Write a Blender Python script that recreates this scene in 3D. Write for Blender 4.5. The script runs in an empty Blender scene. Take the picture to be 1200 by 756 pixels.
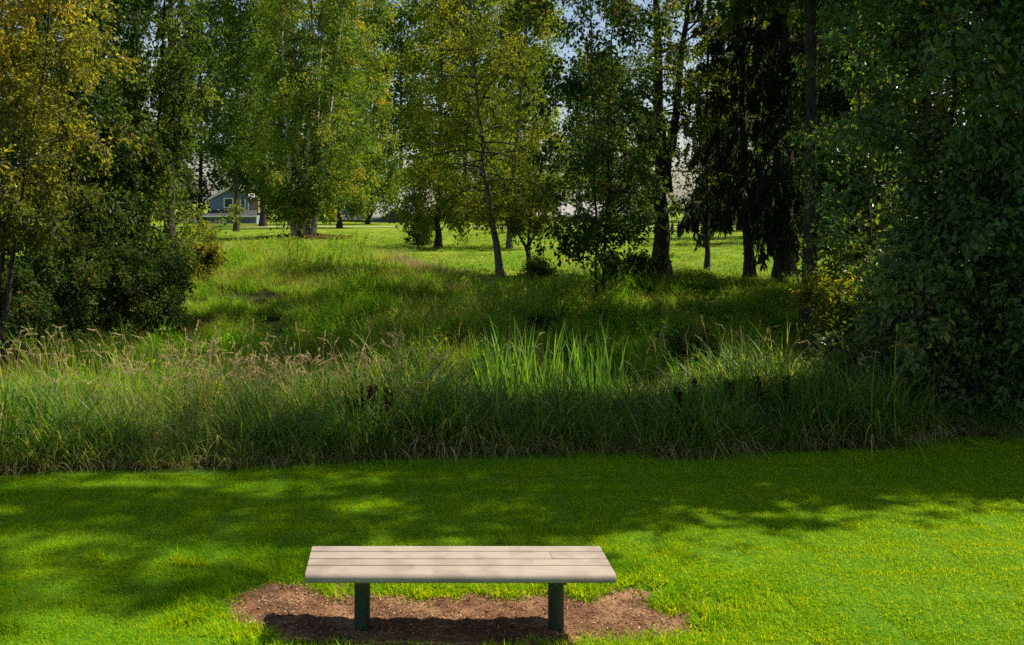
import bpy, math, random
import numpy as np
from mathutils import Vector

# ------------------------------------------------------------------ camera, world, sun, exposure
F, CX, CY, CZ = 1200.0, 470.0, 235.0, 2.555          # focal length and principal point in photo pixels, eye height
SC = bpy.context.scene
COL = SC.collection
cam = bpy.data.cameras.new('camera')
cam.sensor_width = 36.0
cam.lens = 36.0 * F / 1200.0
cam.shift_x = (600 - CX) / 1200.0
cam.shift_y = -(378 - CY) / 1200.0
cam.clip_start, cam.clip_end = 0.1, 3000
camo = bpy.data.objects.new('camera', cam)
camo.location = (0, 0, CZ)
camo.rotation_euler = (math.radians(90), 0, 0)
COL.objects.link(camo)
SC.camera = camo

SUN = np.array([0.30, 0.10, 0.42]); SUN = SUN / np.linalg.norm(SUN)
SUN_EL = math.asin(SUN[2]); SUN_AZ = math.atan2(SUN[0], SUN[1])       # azimuth clockwise from +Y
w = bpy.data.worlds.new('World'); SC.world = w; w.use_nodes = True
nt = w.node_tree; N = nt.nodes; Lk = nt.links
for n in list(N): N.remove(n)
out = N.new('ShaderNodeOutputWorld'); bg = N.new('ShaderNodeBackground'); sky = N.new('ShaderNodeTexSky')
sky.sky_type = 'NISHITA'; sky.sun_disc = False
sky.sun_elevation = SUN_EL; sky.sun_rotation = SUN_AZ
sky.air_density = 1.0; sky.dust_density = 1.2; sky.ozone_density = 1.2
tc = N.new('ShaderNodeTexCoord'); mp = N.new('ShaderNodeMapping'); mp.inputs['Scale'].default_value = (1, 1, 2.2)
cl = N.new('ShaderNodeTexNoise'); cl.inputs['Scale'].default_value = 2.6; cl.inputs['Detail'].default_value = 6; cl.inputs['Roughness'].default_value = 0.55
cr = N.new('ShaderNodeValToRGB'); cr.color_ramp.elements[0].position = 0.55; cr.color_ramp.elements[1].position = 0.70
mx = N.new('ShaderNodeMix'); mx.data_type = 'RGBA'
mx.inputs[7].default_value = (9.5, 9.7, 10.2, 1)
Lk.new(tc.outputs['Generated'], mp.inputs['Vector']); Lk.new(mp.outputs['Vector'], cl.inputs['Vector'])
Lk.new(cl.outputs['Fac'], cr.inputs['Fac']); Lk.new(cr.outputs['Color'], mx.inputs[0])
Lk.new(sky.outputs['Color'], mx.inputs[6]); Lk.new(mx.outputs[2], bg.inputs['Color'])
bg.inputs['Strength'].default_value = 0.065
Lk.new(bg.outputs[0], out.inputs['Surface'])

sl = bpy.data.lights.new('sun', 'SUN'); sl.energy = 5.0; sl.angle = math.radians(0.53); sl.color = (1.0, 0.90, 0.70)
slo = bpy.data.objects.new('sun', sl); COL.objects.link(slo)
slo.rotation_euler = Vector(SUN).to_track_quat('Z', 'Y').to_euler()
slo.location = (20, 5, 30)
SC.view_settings.view_transform = 'Standard'; SC.view_settings.look = 'None'
SC.view_settings.exposure = 0.9; SC.view_settings.gamma = 1.0
SC.view_settings.use_curve_mapping = False
cy = SC.cycles
cy.max_bounces = 4; cy.diffuse_bounces = 2; cy.glossy_bounces = 1; cy.transmission_bounces = 3; cy.transparent_max_bounces = 2
SC.render.filter_size = 1.0; cy.use_denoising = False
cy.sample_clamp_indirect = 6
cy.use_adaptive_sampling = True; cy.adaptive_threshold = 0.012; cy.adaptive_min_samples = 40

# ------------------------------------------------------------------ helpers
def px(x, y, d):                       # photo pixel + distance -> point
    return np.array([(x - CX) / F * d, d, CZ - (y - CY) / F * d])
def sstep(a, b, t):
    t = np.clip((t - a) / (b - a), 0, 1); return t * t * (3 - 2 * t)
def far_edge(x):                        # how far behind the near lawn's edge the far lawn begins
    return 18.2 + 14.0 * sstep(2.6, -2.2, np.asarray(x, float))
def lawn_edge(x):
    x = np.asarray(x, float)
    return 9.92 + 0.12 * x + 0.10 * np.sin(x * 1.3 + 0.5) + 0.05 * np.sin(x * 3.7)
DIRT = [(262, 712), (275, 692), (306, 681), (350, 678), (420, 686), (520, 690), (620, 688), (690, 686), (745, 681), (790, 686),
        (842, 702), (856, 716), (830, 738), (760, 741), (700, 750), (640, 753), (560, 756), (440, 760), (360, 757), (318, 750), (285, 734)]
DPOLY = np.array([[(x - CX) / F * (CZ * F / (y - CY)), CZ * F / (y - CY)] for x, y in DIRT])
def inside_poly(x, y, poly=DPOLY):
    x = np.asarray(x); y = np.asarray(y); c = np.zeros(x.shape, bool); n = len(poly)
    for i in range(n):
        x1, y1 = poly[i]; x2, y2 = poly[(i + 1) % n]
        hit = ((y1 > y) != (y2 > y)) & (x < (x2 - x1) * (y - y1) / (y2 - y1 + 1e-12) + x1)
        c ^= hit
    return c
def dist_poly(x, y, poly=DPOLY):       # signed: negative inside
    x = np.asarray(x, float); y = np.asarray(y, float); best = np.full(x.shape, 1e9); n = len(poly)
    for i in range(n):
        a = poly[i]; b = poly[(i + 1) % n]; e = b - a
        t = np.clip(((x - a[0]) * e[0] + (y - a[1]) * e[1]) / (e @ e), 0, 1)
        best = np.minimum(best, np.hypot(x - a[0] - t * e[0], y - a[1] - t * e[1]))
    return np.where(inside_poly(x, y, poly), -best, best)
def terrain(x, y):
    x = np.asarray(x, float); y = np.asarray(y, float)
    s = y - lawn_edge(x)
    z = -0.65 * sstep(1.5, 6.5, s) + 0.85 * sstep(9.0, 20.0, s)
    z = z - 0.005 * np.clip(y - 30, 0, 150)
    und = 0.02 * np.sin(x * 0.9 + 1) * np.sin(y * 0.7) + 0.012 * np.sin(x * 2.1) * np.cos(y * 1.7 + x)
    und2 = 0.10 * np.sin(x * 0.55 + y * 0.31) + 0.07 * np.sin(x * 1.3 - y * 0.9)
    z = z + .32 * np.exp(-((x + 5) / 6.0) ** 2 - ((y - 37) / 8.0) ** 2)
    k = sstep(1, 4, s) * (1 - sstep(16, 26, s))
    z = z + und * (1 - sstep(60, 100, y)) + und2 * k
    near = (np.abs(x) < 4) & (y > 5) & (y < 8)
    d = np.where(near, dist_poly(x, y), 9.0)
    return z - 0.035 * sstep(0.10, 0.0, d)

def link(name, me, parent=None):
    o = bpy.data.objects.new(name, me); COL.objects.link(o)
    if parent: o.parent = parent
    return o
def tag(o, label=None, cat=None, group=None, kind=None):
    if label: o['label'] = label
    if cat: o['category'] = cat
    if group: o['group'] = group
    if kind: o['kind'] = kind
    return o
def empty(name, loc, label=None, cat=None, group=None, kind=None):
    o = bpy.data.objects.new(name, None); COL.objects.link(o); o.location = tuple(float(v) for v in loc); o.empty_display_size = 0.2
    return tag(o, label, cat, group, kind)

class Geo:
    """collects triangles/quads with a material slot and float attributes, then makes one mesh"""
    def __init__(s): s.v = []; s.f = []; s.n = 0
    def add(s, v, f, mat=0, rnd=None, hh=None, smooth=False):
        v = np.asarray(v, np.float32).reshape(-1, 3); f = np.asarray(f, np.int32)
        if len(v) == 0: return
        r = np.zeros(len(v), np.float32) if rnd is None else np.broadcast_to(np.asarray(rnd, np.float32), (len(v),))
        h = np.zeros(len(v), np.float32) if hh is None else np.broadcast_to(np.asarray(hh, np.float32), (len(v),))
        s.v.append((v, r, h)); s.f.append((f + s.n, mat, smooth)); s.n += len(v)
    def mesh(s, name, mats, origin=(0, 0, 0)):
        v = np.concatenate([a[0] for a in s.v]) - np.asarray(origin, np.float32)
        loops = np.concatenate([f.reshape(-1) for f, m, sm in s.f])
        sizes = np.concatenate([np.full(len(f), f.shape[1], np.int32) for f, m, sm in s.f])
        mi = np.concatenate([np.full(len(f), m, np.int32) for f, m, sm in s.f])
        sm = np.concatenate([np.full(len(f), q, bool) for f, m, q in s.f])
        me = bpy.data.meshes.new(name)
        me.vertices.add(len(v)); me.vertices.foreach_set('co', v.reshape(-1))
        me.loops.add(len(loops)); me.loops.foreach_set('vertex_index', loops)
        me.polygons.add(len(sizes))
        st = np.zeros(len(sizes), np.int32); st[1:] = np.cumsum(sizes)[:-1]
        me.polygons.foreach_set('loop_start', st); me.polygons.foreach_set('material_index', mi)
        me.polygons.foreach_set('use_smooth', sm)
        a = me.attributes.new('rnd', 'FLOAT', 'POINT'); a.data.foreach_set('value', np.concatenate([q[1] for q in s.v]))
        a = me.attributes.new('hh', 'FLOAT', 'POINT'); a.data.foreach_set('value', np.concatenate([q[2] for q in s.v]))
        for m in mats: me.materials.append(m)
        me.update(calc_edges=True)
        return me
    def build(s, name, mats, parent=None, origin=(0, 0, 0)):
        if not isinstance(mats, (list, tuple)): mats = [mats]
        return link(name, s.mesh(name, mats, origin), parent)
    def box(s, x0, x1, y0, y1, z0, z1, mat=0, rnd=0.0):
        v = [(x, y, z) for x in (x0, x1) for y in (y0, y1) for z in (z0, z1)]
        f = [(0, 1, 3, 2), (4, 6, 7, 5), (0, 4, 5, 1), (2, 3, 7, 6), (0, 2, 6, 4), (1, 5, 7, 3)]
        s.add(v, f, mat, rnd)
        return s

def nrm(a): return a / np.maximum(np.linalg.norm(a, axis=-1, keepdims=True), 1e-9)
def paths(rng, start, d, L, K, curve=0.0, wig=0.1):
    """N curved branches, K points each; curve bends the heading up (+) or down (-)"""
    Np = len(start); P = np.zeros((Np, K, 3)); P[:, 0] = start; d = nrm(np.asarray(d, float)).copy()
    step = (np.asarray(L) / (K - 1))[:, None]
    cv = np.broadcast_to(np.asarray(curve, float), (Np,))
    for k in range(1, K):
        d = d + rng.normal(0, wig, (Np, 3)); d[:, 2] += cv / (K - 1); d = nrm(d)
        P[:, k] = P[:, k - 1] + d * step
    return P
def tubes(g, P, R, S=5, mat=0, rnd=0.5):
    Np, K, _ = P.shape
    T = nrm(np.gradient(P, axis=1)); ref = np.array([0.31, 0.95, 0.05])
    U = nrm(np.cross(T, ref)); V = np.cross(T, U)
    a = np.arange(S) * 2 * math.pi / S
    ring = P[:, :, None, :] + R[:, :, None, None] * (np.cos(a)[None, None, :, None] * U[:, :, None, :] + np.sin(a)[None, None, :, None] * V[:, :, None, :])
    idx = np.arange(Np * K * S).reshape(Np, K, S)
    q = np.stack([idx[:, :-1, :], np.roll(idx, -1, 2)[:, :-1, :], np.roll(idx, -1, 2)[:, 1:, :], idx[:, 1:, :]], -1).reshape(-1, 4)
    g.add(ring.reshape(-1, 3), q, mat, rnd, smooth=True)
def at(P, t):
    """points on paths P (N,K,3) at t (N,m) -> points and tangents (N,m,3)"""
    Np, K, _ = P.shape; u = np.clip(t, 0, 0.9999) * (K - 1); i = u.astype(int); fr = (u - i)[..., None]
    n = np.arange(Np)[:, None]
    a = P[n, i]; b = P[n, i + 1]
    return a + (b - a) * fr, nrm(b - a)

# ground patches (x, y, rx, ry, strength) that the sun reaches through gaps in the crowns: leaves standing in those beams are thinned out
GAPS = [(0.45, 6.3, 1.75, 0.85, 1.0), (4.2, 6.4, 2.9, 1.15, 0.98), (2.6, 7.6, 1.3, 0.45, .85), (-3.2, 7.55, .9, 0.16, .9), (-1.3, 7.35, .7, .22, .8), (-2.4, 6.0, 2.2, .25, .7),
        (-2.2, 9.2, 1.6, .10, .9), (5.2, 8.05, .8, .3, .9), (3.4, 8.3, .9, .12, .8),
        (-2.2, 12.2, 1.8, .5, .7, .9), (1.9, 12.8, 1.4, .7, .98, .9), (3.7, 12.7, 1.4, .8, .97), (5.0, 15.0, 1.5, 1.4, 1.0, .5), (6.4, 15.4, 1.2, 1.0, 1.0, 1.1), (-4.4, 11.9, 1.2, .7, .7, .8), (-2.8, 28.5, 4.2, 2.6, .95, .4), (-6.2, 26, 1.6, 3, .95, .4), (1.5, 27, 1.6, 1.6, .8, .4), (8.6, 33, 4, 4, .8, .3)]
def thin(rng, p):
    gx = p[:, 0] - p[:, 2] * SUN[0] / SUN[2]; gy = p[:, 1] - p[:, 2] * SUN[1] / SUN[2]
    keep = np.ones(len(p), bool); high = np.where(p[:, 2] > CZ + .205 * p[:, 1], 1.0, .45)      # low foliage is only thinned a little
    high = np.where(p[:, 1] < 11.6, 1.0, high)
    for x, y, rx, ry, s, *zt in GAPS:
        zt = zt[0] if zt else 0.0; x = x - zt * SUN[0] / SUN[2]; y = y - zt * SUN[1] / SUN[2]
        r = np.hypot((gx - x) / rx, (gy - y) / ry) + rng.normal(0, 0.09, len(p))
        keep &= ~((r < 1) & (rng.random(len(p)) < (s * high if zt > 0 else s)) & (p[:, 2] > zt + .9))
    return keep
def leaves(g, rng, pos, ax, size, asp=0.55, mat=1, droop=0.3, spread=0.9, up=0.5, hue=None, prune=True):
    """kite-shaped folded leaves at pos, pointing roughly along ax"""
    if prune:
        k = thin(rng, pos); pos = pos[k]; ax = ax[k]
        if hue is not None: hue = hue[k]
    n = len(pos)
    if n == 0: return
    a = nrm(ax + rng.normal(0, spread, (n, 3)) + np.array([0, 0, -droop]))
    nn = rng.normal(0, 1, (n, 3)); nn[:, 2] += up * 2
    b = nrm(np.cross(a, nn)); c = np.cross(b, a)
    L = size * rng.uniform(0.65, 1.3, n)[:, None]; W = L * asp * rng.uniform(.8, 1.15, n)[:, None] * 0.5
    v = np.stack([pos, pos + a * L * 0.42 + b * W + c * W * 0.3, pos + a * L - c * L * .1, pos + a * L * 0.42 - b * W + c * W * 0.3], 1)
    i = np.arange(n)[:, None] * 4
    f = np.concatenate([i + [0, 1, 2], i + [0, 2, 3]], 0)
    r = (rng.random(n) if hue is None else hue)
    g.add(v.reshape(-1, 3), f, mat, np.repeat(r, 4))

# ------------------------------------------------------------------ materials
def new_mat(name):
    m = bpy.data.materials.new(name); m.use_nodes = True; t = m.node_tree
    for n in list(t.nodes): t.nodes.remove(n)
    return m, t.nodes, t.links
def ramp(Nn, stops):
    r = Nn.new('ShaderNodeValToRGB'); e = r.color_ramp.elements
    while len(e) > 1: e.remove(e[0])
    e[0].position = stops[0][0]; e[0].color = (*stops[0][1], 1)
    for p, c in stops[1:]:
        q = e.new(p); q.color = (*c, 1)
    return r
def leaf_mat(name, stops, trans=0.55, tcol=(1.55, 1.6, 0.4), rough=0.5, spec=0.18, base=None, nscale=0.6, namp=0.25):
    """leaf or blade: colour from the per-leaf random value, sun passing through as translucency; base = colour near the root"""
    m, Nn, L = new_mat(name)
    at_ = Nn.new('ShaderNodeAttribute'); at_.attribute_name = 'rnd'
    geo = Nn.new('ShaderNodeNewGeometry'); no = Nn.new('ShaderNodeTexNoise'); no.inputs['Scale'].default_value = 1.0 if isinstance(nscale, tuple) else nscale; no.inputs['Detail'].default_value = 3
    mv = Nn.new('ShaderNodeMapping'); mv.inputs['Scale'].default_value = nscale if isinstance(nscale, tuple) else (1, 1, 1)
    L.new(geo.outputs['Position'], mv.inputs['Vector']); L.new(mv.outputs['Vector'], no.inputs['Vector'])
    ma = Nn.new('ShaderNodeMath'); ma.operation = 'MULTIPLY_ADD'; ma.inputs[1].default_value = namp * 4; ma.inputs[2].default_value = -namp * 2
    L.new(no.outputs['Fac'], ma.inputs[0])
    ad = Nn.new('ShaderNodeMath'); ad.operation = 'ADD'; L.new(at_.outputs['Fac'], ad.inputs[0]); L.new(ma.outputs[0], ad.inputs[1])
    r = ramp(Nn, stops); L.new(ad.outputs[0], r.inputs['Fac']); col = r.outputs['Color']
    if base:
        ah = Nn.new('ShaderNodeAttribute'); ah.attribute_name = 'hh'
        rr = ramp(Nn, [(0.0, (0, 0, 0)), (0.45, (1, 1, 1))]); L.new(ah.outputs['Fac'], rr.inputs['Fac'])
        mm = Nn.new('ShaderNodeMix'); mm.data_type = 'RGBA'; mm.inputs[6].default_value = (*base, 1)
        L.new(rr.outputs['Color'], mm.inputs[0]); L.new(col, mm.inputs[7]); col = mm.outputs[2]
    p = Nn.new('ShaderNodeBsdfPrincipled'); p.inputs['Roughness'].default_value = rough; p.inputs['Specular IOR Level'].default_value = spec
    L.new(col, p.inputs['Base Color'])
    tr = Nn.new('ShaderNodeBsdfTranslucent'); mu = Nn.new('ShaderNodeMix'); mu.data_type = 'RGBA'; mu.blend_type = 'MULTIPLY'; mu.inputs[0].default_value = 1
    mu.inputs[7].default_value = (*tcol, 1); L.new(col, mu.inputs[6]); L.new(mu.outputs[2], tr.inputs['Color'])
    ms = Nn.new('ShaderNodeMixShader'); ms.inputs[0].default_value = trans
    L.new(p.outputs[0], ms.inputs[1]); L.new(tr.outputs[0], ms.inputs[2])
    o = Nn.new('ShaderNodeOutputMaterial'); L.new(ms.outputs[0], o.inputs['Surface'])
    return m
def surf_mat(name, c1, c2, scale=8, rough=0.8, bump=0.3, stretch=(1, 1, 1), detail=6, c3=None, scale3=1.5, p=(0.35, 0.65), bdist=0.02, spec=0.3):
    """two-tone noisy surface with bump; c3 = third tone in large blotches"""
    m, Nn, L = new_mat(name)
    t = Nn.new('ShaderNodeTexCoord'); mpn = Nn.new('ShaderNodeMapping'); mpn.inputs['Scale'].default_value = stretch
    L.new(t.outputs['Object'], mpn.inputs['Vector'])
    no = Nn.new('ShaderNodeTexNoise'); no.inputs['Scale'].default_value = scale; no.inputs['Detail'].default_value = detail; no.inputs['Roughness'].default_value = .65
    L.new(mpn.outputs['Vector'], no.inputs['Vector'])
    r = ramp(Nn, [(p[0], c1), (p[1], c2)]); L.new(no.outputs['Fac'], r.inputs['Fac']); col = r.outputs['Color']
    if c3:
        n3 = Nn.new('ShaderNodeTexNoise'); n3.inputs['Scale'].default_value = scale3; n3.inputs['Detail'].default_value = 4
        L.new(t.outputs['Object'], n3.inputs['Vector'])
        r3 = ramp(Nn, [(0.48, (0, 0, 0)), (0.62, (1, 1, 1))]); L.new(n3.outputs['Fac'], r3.inputs['Fac'])
        mm = Nn.new('ShaderNodeMix'); mm.data_type = 'RGBA'; L.new(r3.outputs['Color'], mm.inputs[0]); L.new(col, mm.inputs[6]); mm.inputs[7].default_value = (*c3, 1); col = mm.outputs[2]
    b = Nn.new('ShaderNodeBump'); b.inputs['Strength'].default_value = bump; b.inputs['Distance'].default_value = bdist; L.new(no.outputs['Fac'], b.inputs['Height'])
    pr = Nn.new('ShaderNodeBsdfPrincipled'); pr.inputs['Roughness'].default_value = rough; pr.inputs['Specular IOR Level'].default_value = spec
    L.new(col, pr.inputs['Base Color']); L.new(b.outputs[0], pr.inputs['Normal'])
    o = Nn.new('ShaderNodeOutputMaterial'); L.new(pr.outputs[0], o.inputs['Surface'])
    return m

G = lambda r, g, b: (r, g, b)
M = {}
M['lf_olive'] = leaf_mat('leaf_olive_gold', [(0, G(.06, .09, .012)), (.4, G(.15, .165, .02)), (.75, G(.27, .255, .03)), (.95, G(.40, .33, .04)), (1, G(.42, .28, .03))], namp=.10)
M['lf_dark'] = leaf_mat('leaf_dark_green', [(0, G(.022, .050, .010)), (.6, G(.048, .09, .014)), (.93, G(.09, .13, .018)), (1, G(.22, .13, .02))], trans=.42, namp=.15)
M['lf_mid'] = leaf_mat('leaf_mid_green', [(0, G(.035, .07, .010)), (.6, G(.08, .125, .016)), (.93, G(.17, .21, .022)), (1, G(.30, .22, .03))], trans=.5)
M['lf_birch'] = leaf_mat('leaf_birch', [(0, G(.05, .11, .012)), (.5, G(.12, .18, .018)), (.9, G(.23, .26, .03)), (1, G(.38, .24, .03))], trans=.45)
M['lf_lime'] = leaf_mat('leaf_yellow_green', [(0, G(.075, .12, .008)), (.6, G(.15, .19, .012)), (.9, G(.25, .24, .016)), (1, G(.40, .26, .02))], trans=.5)
M['lf_cotton'] = leaf_mat('leaf_cottonwood', [(0, G(.05, .105, .028)), (.6, G(.10, .165, .032)), (.92, G(.19, .23, .03)), (1, G(.34, .26, .04))], trans=.42, rough=.38, spec=.5)
M['needle'] = leaf_mat('needle_dark', [(0, G(.010, .022, .008)), (.7, G(.022, .042, .012)), (1, G(.05, .06, .014))], trans=.2, rough=.6, spec=.2)
M['cedar'] = leaf_mat('needle_cedar', [(0, G(.03, .06, .010)), (.7, G(.075, .12, .018)), (1, G(.13, .16, .03))], trans=.35, rough=.6, spec=.2)
M['bark'] = surf_mat('bark_dark', G(.018, .014, .010), G(.075, .06, .045), scale=9, stretch=(2, 2, .35), bump=.9, rough=.95, bdist=.04)
M['bark_grey'] = surf_mat('bark_grey', G(.06, .052, .042), G(.19, .17, .14), scale=7, stretch=(2, 2, .4), bump=.7, rough=.95, bdist=.03)
M['bark_birch'] = surf_mat('bark_birch', G(.42, .38, .32), G(.60, .55, .47), scale=4, stretch=(1, 1, 5), bump=.3, rough=.8, c3=G(.07, .055, .04), scale3=2.2)
M['twig'] = surf_mat('twig_pale', G(.16, .13, .10), G(.30, .26, .20), scale=8, bump=.2, rough=.9)

# ------------------------------------------------------------------ ground
def zone_mat():
    m, Nn, L = new_mat('ground_soil_and_turf')
    geo = Nn.new('ShaderNodeNewGeometry'); za = Nn.new('ShaderNodeAttribute'); za.attribute_name = 'rnd'; fa = Nn.new('ShaderNodeAttribute'); fa.attribute_name = 'hh'
    def noise(s, d=5):
        n = Nn.new('ShaderNodeTexNoise'); n.inputs['Scale'].default_value = s; n.inputs['Detail'].default_value = d; n.inputs['Roughness'].default_value = .6
        L.new(geo.outputs['Position'], n.inputs['Vector']); return n
    def mixc(f, a, b):
        x = Nn.new('ShaderNodeMix'); x.data_type = 'RGBA'; L.new(f, x.inputs[0]); L.new(a, x.inputs[6]); L.new(b, x.inputs[7]); return x.outputs[2]
    n1 = noise(30); turf = ramp(Nn, [(.3, G(.030, .085, .003)), (.6, G(.085, .19, .004)), (.8, G(.16, .17, .02))]); L.new(n1.outputs['Fac'], turf.inputs['Fac'])
    n2 = noise(3); soil = ramp(Nn, [(.35, G(.010, .013, .005)), (.6, G(.030, .034, .010)), (.75, G(.06, .045, .02))]); L.new(n2.outputs['Fac'], soil.inputs['Fac'])
    n3 = noise(.35, 8); far = ramp(Nn, [(.3, G(.085, .17, .010)), (.5, G(.14, .22, .012)), (.68, G(.24, .25, .03)), (.8, G(.27, .22, .07))]); L.new(n3.outputs['Fac'], far.inputs['Fac'])
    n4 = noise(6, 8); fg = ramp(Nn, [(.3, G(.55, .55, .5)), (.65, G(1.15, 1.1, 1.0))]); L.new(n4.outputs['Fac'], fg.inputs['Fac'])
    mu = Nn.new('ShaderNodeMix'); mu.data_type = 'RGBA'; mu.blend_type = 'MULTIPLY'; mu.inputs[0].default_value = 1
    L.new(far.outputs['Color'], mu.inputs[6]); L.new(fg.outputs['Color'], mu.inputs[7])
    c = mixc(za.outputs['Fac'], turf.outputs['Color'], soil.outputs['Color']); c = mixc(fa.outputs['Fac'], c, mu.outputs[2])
    b = Nn.new('ShaderNodeBump'); b.inputs['Strength'].default_value = .8; b.inputs['Distance'].default_value = .06; L.new(n4.outputs['Fac'], b.inputs['Height'])
    p = Nn.new('ShaderNodeBsdfPrincipled'); p.inputs['Roughness'].default_value = .95; p.inputs['Specular IOR Level'].default_value = .1
    L.new(c, p.inputs['Base Color']); L.new(b.outputs[0], p.inputs['Normal'])
    o = Nn.new('ShaderNodeOutputMaterial'); L.new(p.outputs[0], o.inputs['Surface']); return m
def sheet(xs, ys, zf):
    X, Y = np.meshgrid(xs, ys, indexing='ij'); v = np.stack([X, Y, zf(X, Y)], -1).reshape(-1, 3)
    i = np.arange(len(xs) * len(ys)).reshape(len(xs), len(ys))
    f = np.stack([i[:-1, :-1], i[1:, :-1], i[1:, 1:], i[:-1, 1:]], -1).reshape(-1, 4)
    return v, f
xs = np.concatenate([[-900, -400, -200, -120, -80], np.arange(-60, -12, 3), np.arange(-12, -3.5, .4), np.arange(-3.5, 4.5, .08), np.arange(4.5, 16, .4), np.arange(16, 60, 3), [60, 80, 120, 200, 400, 900]])
ys = np.concatenate([[-300, -100, -40, -15, -5, 0, 3, 4, 5], np.arange(5.4, 8, .08), np.arange(8, 34, .4), np.arange(34, 60, 1.5), np.arange(60, 180, 6), [180, 220, 300, 450, 700, 1200]])
v, f = sheet(xs, ys, terrain)
s_ = v[:, 1] - lawn_edge(v[:, 0])
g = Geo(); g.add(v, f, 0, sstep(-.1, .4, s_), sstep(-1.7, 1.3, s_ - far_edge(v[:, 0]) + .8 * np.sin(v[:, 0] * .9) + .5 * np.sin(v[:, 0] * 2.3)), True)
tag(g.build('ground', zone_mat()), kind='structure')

# bare earth under the bench
rng = np.random.default_rng(5)
M['dirt'] = surf_mat('bare_earth', G(.055, .022, .010), G(.16, .075, .036), scale=26, rough=.95, bump=.8, bdist=.012, c3=G(.21, .115, .06), scale3=2.6, detail=8)
dx = np.arange(-1.5, 2.3, .02); dy = np.arange(5.7, 7.4, .02)
def dirt_z(x, y):
    return terrain(x, y) + .016 + .006 * np.sin(x * 9 + 2 * np.sin(y * 7)) * np.sin(y * 11) + .004 * np.sin(x * 31 + y * 17) + .003 * np.sin(x * 57 - y * 43)
v, f = sheet(dx, dy, dirt_z)
d = dist_poly(v[:, 0], v[:, 1]) + .04 * np.sin(v[:, 0] * 14 + 3 * np.sin(v[:, 1] * 9)) + .02 * np.sin(v[:, 1] * 33 + v[:, 0] * 21)
f = f[(d[f] < .03).all(1)]
used = np.unique(f); mp_ = np.full(len(v), -1); mp_[used] = np.arange(len(used))
vv = v[used].copy(); vv[:, 2] -= .02 * sstep(-.04, .03, d[used])
g = Geo(); g.add(vv, mp_[f], 0, smooth=True)
tag(g.build('bare_earth', M['dirt']), kind='structure')

# ------------------------------------------------------------------ bench
M['plank'] = surf_mat('bench_plank', G(.265, .223, .190), G(.335, .283, .243), scale=14, stretch=(.25, 6, 6), rough=.62, bump=.12, bdist=.004, detail=8, c3=G(.24, .197, .167), scale3=5)
M['post'] = surf_mat('bench_post', G(.016, .030, .020), G(.040, .062, .038), scale=12, rough=.5, bump=.3, bdist=.004)
bx0, bx1 = px(363, 0, 6.2)[0] - .005, px(711.5, 0, 6.2)[0]
bz = terrain(.4, 6.2)
bench = empty('park_bench', ((bx0 + bx1) / 2, 6.2, bz), 'backless tan plank bench on two dark green posts in a bare earth patch', 'bench')
TOP = .385
def plank(x0, x1, prof, rr):
    """board along x with a rounded profile (y, z) and slightly eased ends"""
    prof = np.array(prof); k = len(prof); cen = prof.mean(0); rs = []
    for x, s in ((x0, .93), (x0 + .006, 1), (x1 - .006, 1), (x1, .93)):
        q = cen + (prof - cen) * (1 - (1 - s) * .35); rs.append(np.column_stack([np.full(k, x), q]))
    v = np.concatenate(rs); f = []
    for a in range(3):
        for b in range(k): f.append((a * k + b, a * k + (b + 1) % k, (a + 1) * k + (b + 1) % k, (a + 1) * k + b))
    g = Geo(); g.add(v, np.array(f), 0, rr, smooth=True)
    for a, o in ((0, 1), (3, -1)):
        idx = [a * k + b for b in range(k)][::o]
        g.add(v[idx], np.array([list(range(k))]), 0, rr)
    o = g.build('plank', M['plank'], bench, bench.location)
    o.data.update(); return o
def rprof(y0, y1, z0, z1, rf, rb):
    p = []
    for cy_, cz_, r, a0 in ((y0 + rf[0], z0 + rf[0], rf[0], 180), (y1 - rb, z0 + rb, rb, 270), (y1 - rb, z1 - rb, rb, 0), (y0 + rf[1], z1 - rf[1], rf[1], 90)):
        for t in range(5):
            a = math.radians(a0 + t * 22.5); p.append((cy_ + r * math.cos(a), cz_ + r * math.sin(a)))
    return p
rows = [(6.340, 6.435), (6.212, 6.329), (6.099, 6.201), (5.935, 6.088)]
jx = px(645.5, 0, 6.27)[0]
for i, (a, b) in enumerate(rows):
    rf = (.014, .034) if i == 3 else (.006, .008)
    pr = rprof(a, b, TOP - (.052 if i == 3 else .058), TOP, rf, .007)
    if i == 1:
        plank(bx0, jx - .0012, pr, .3); plank(jx + .0012, bx1, pr, .7)
    else: plank(bx0, bx1, pr, .2 * i)
for lx in (px(424.5, 0, 6.2)[0], px(651.5, 0, 6.2)[0]):
    g = Geo(); S = 20; prof = [(.0, .045), (-.25, .047), (.02, .047), (.30, .047), (.372, .047), (.378, .05), (.384, .05)]
    zs = np.array([-.3, 0, .03, .15, .25, .32, .34]); rs = np.array([.048, .0485, .048, .048, .048, .048, .048])
    Pp = np.stack([np.full(7, lx), np.full(7, 6.2), bz + zs], -1)[None]; Pp[0, -1, 2] = TOP - .0585
    tubes(g, Pp, rs[None], S)
    g.build('leg', M['post'], bench, bench.location)
    g = Geo(); g.box(lx - .03, lx + .03, 5.985, 6.41, TOP - .0785, TOP - .0587)
    g.build('seat_bracket', M['post'], bench, bench.location)

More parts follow.
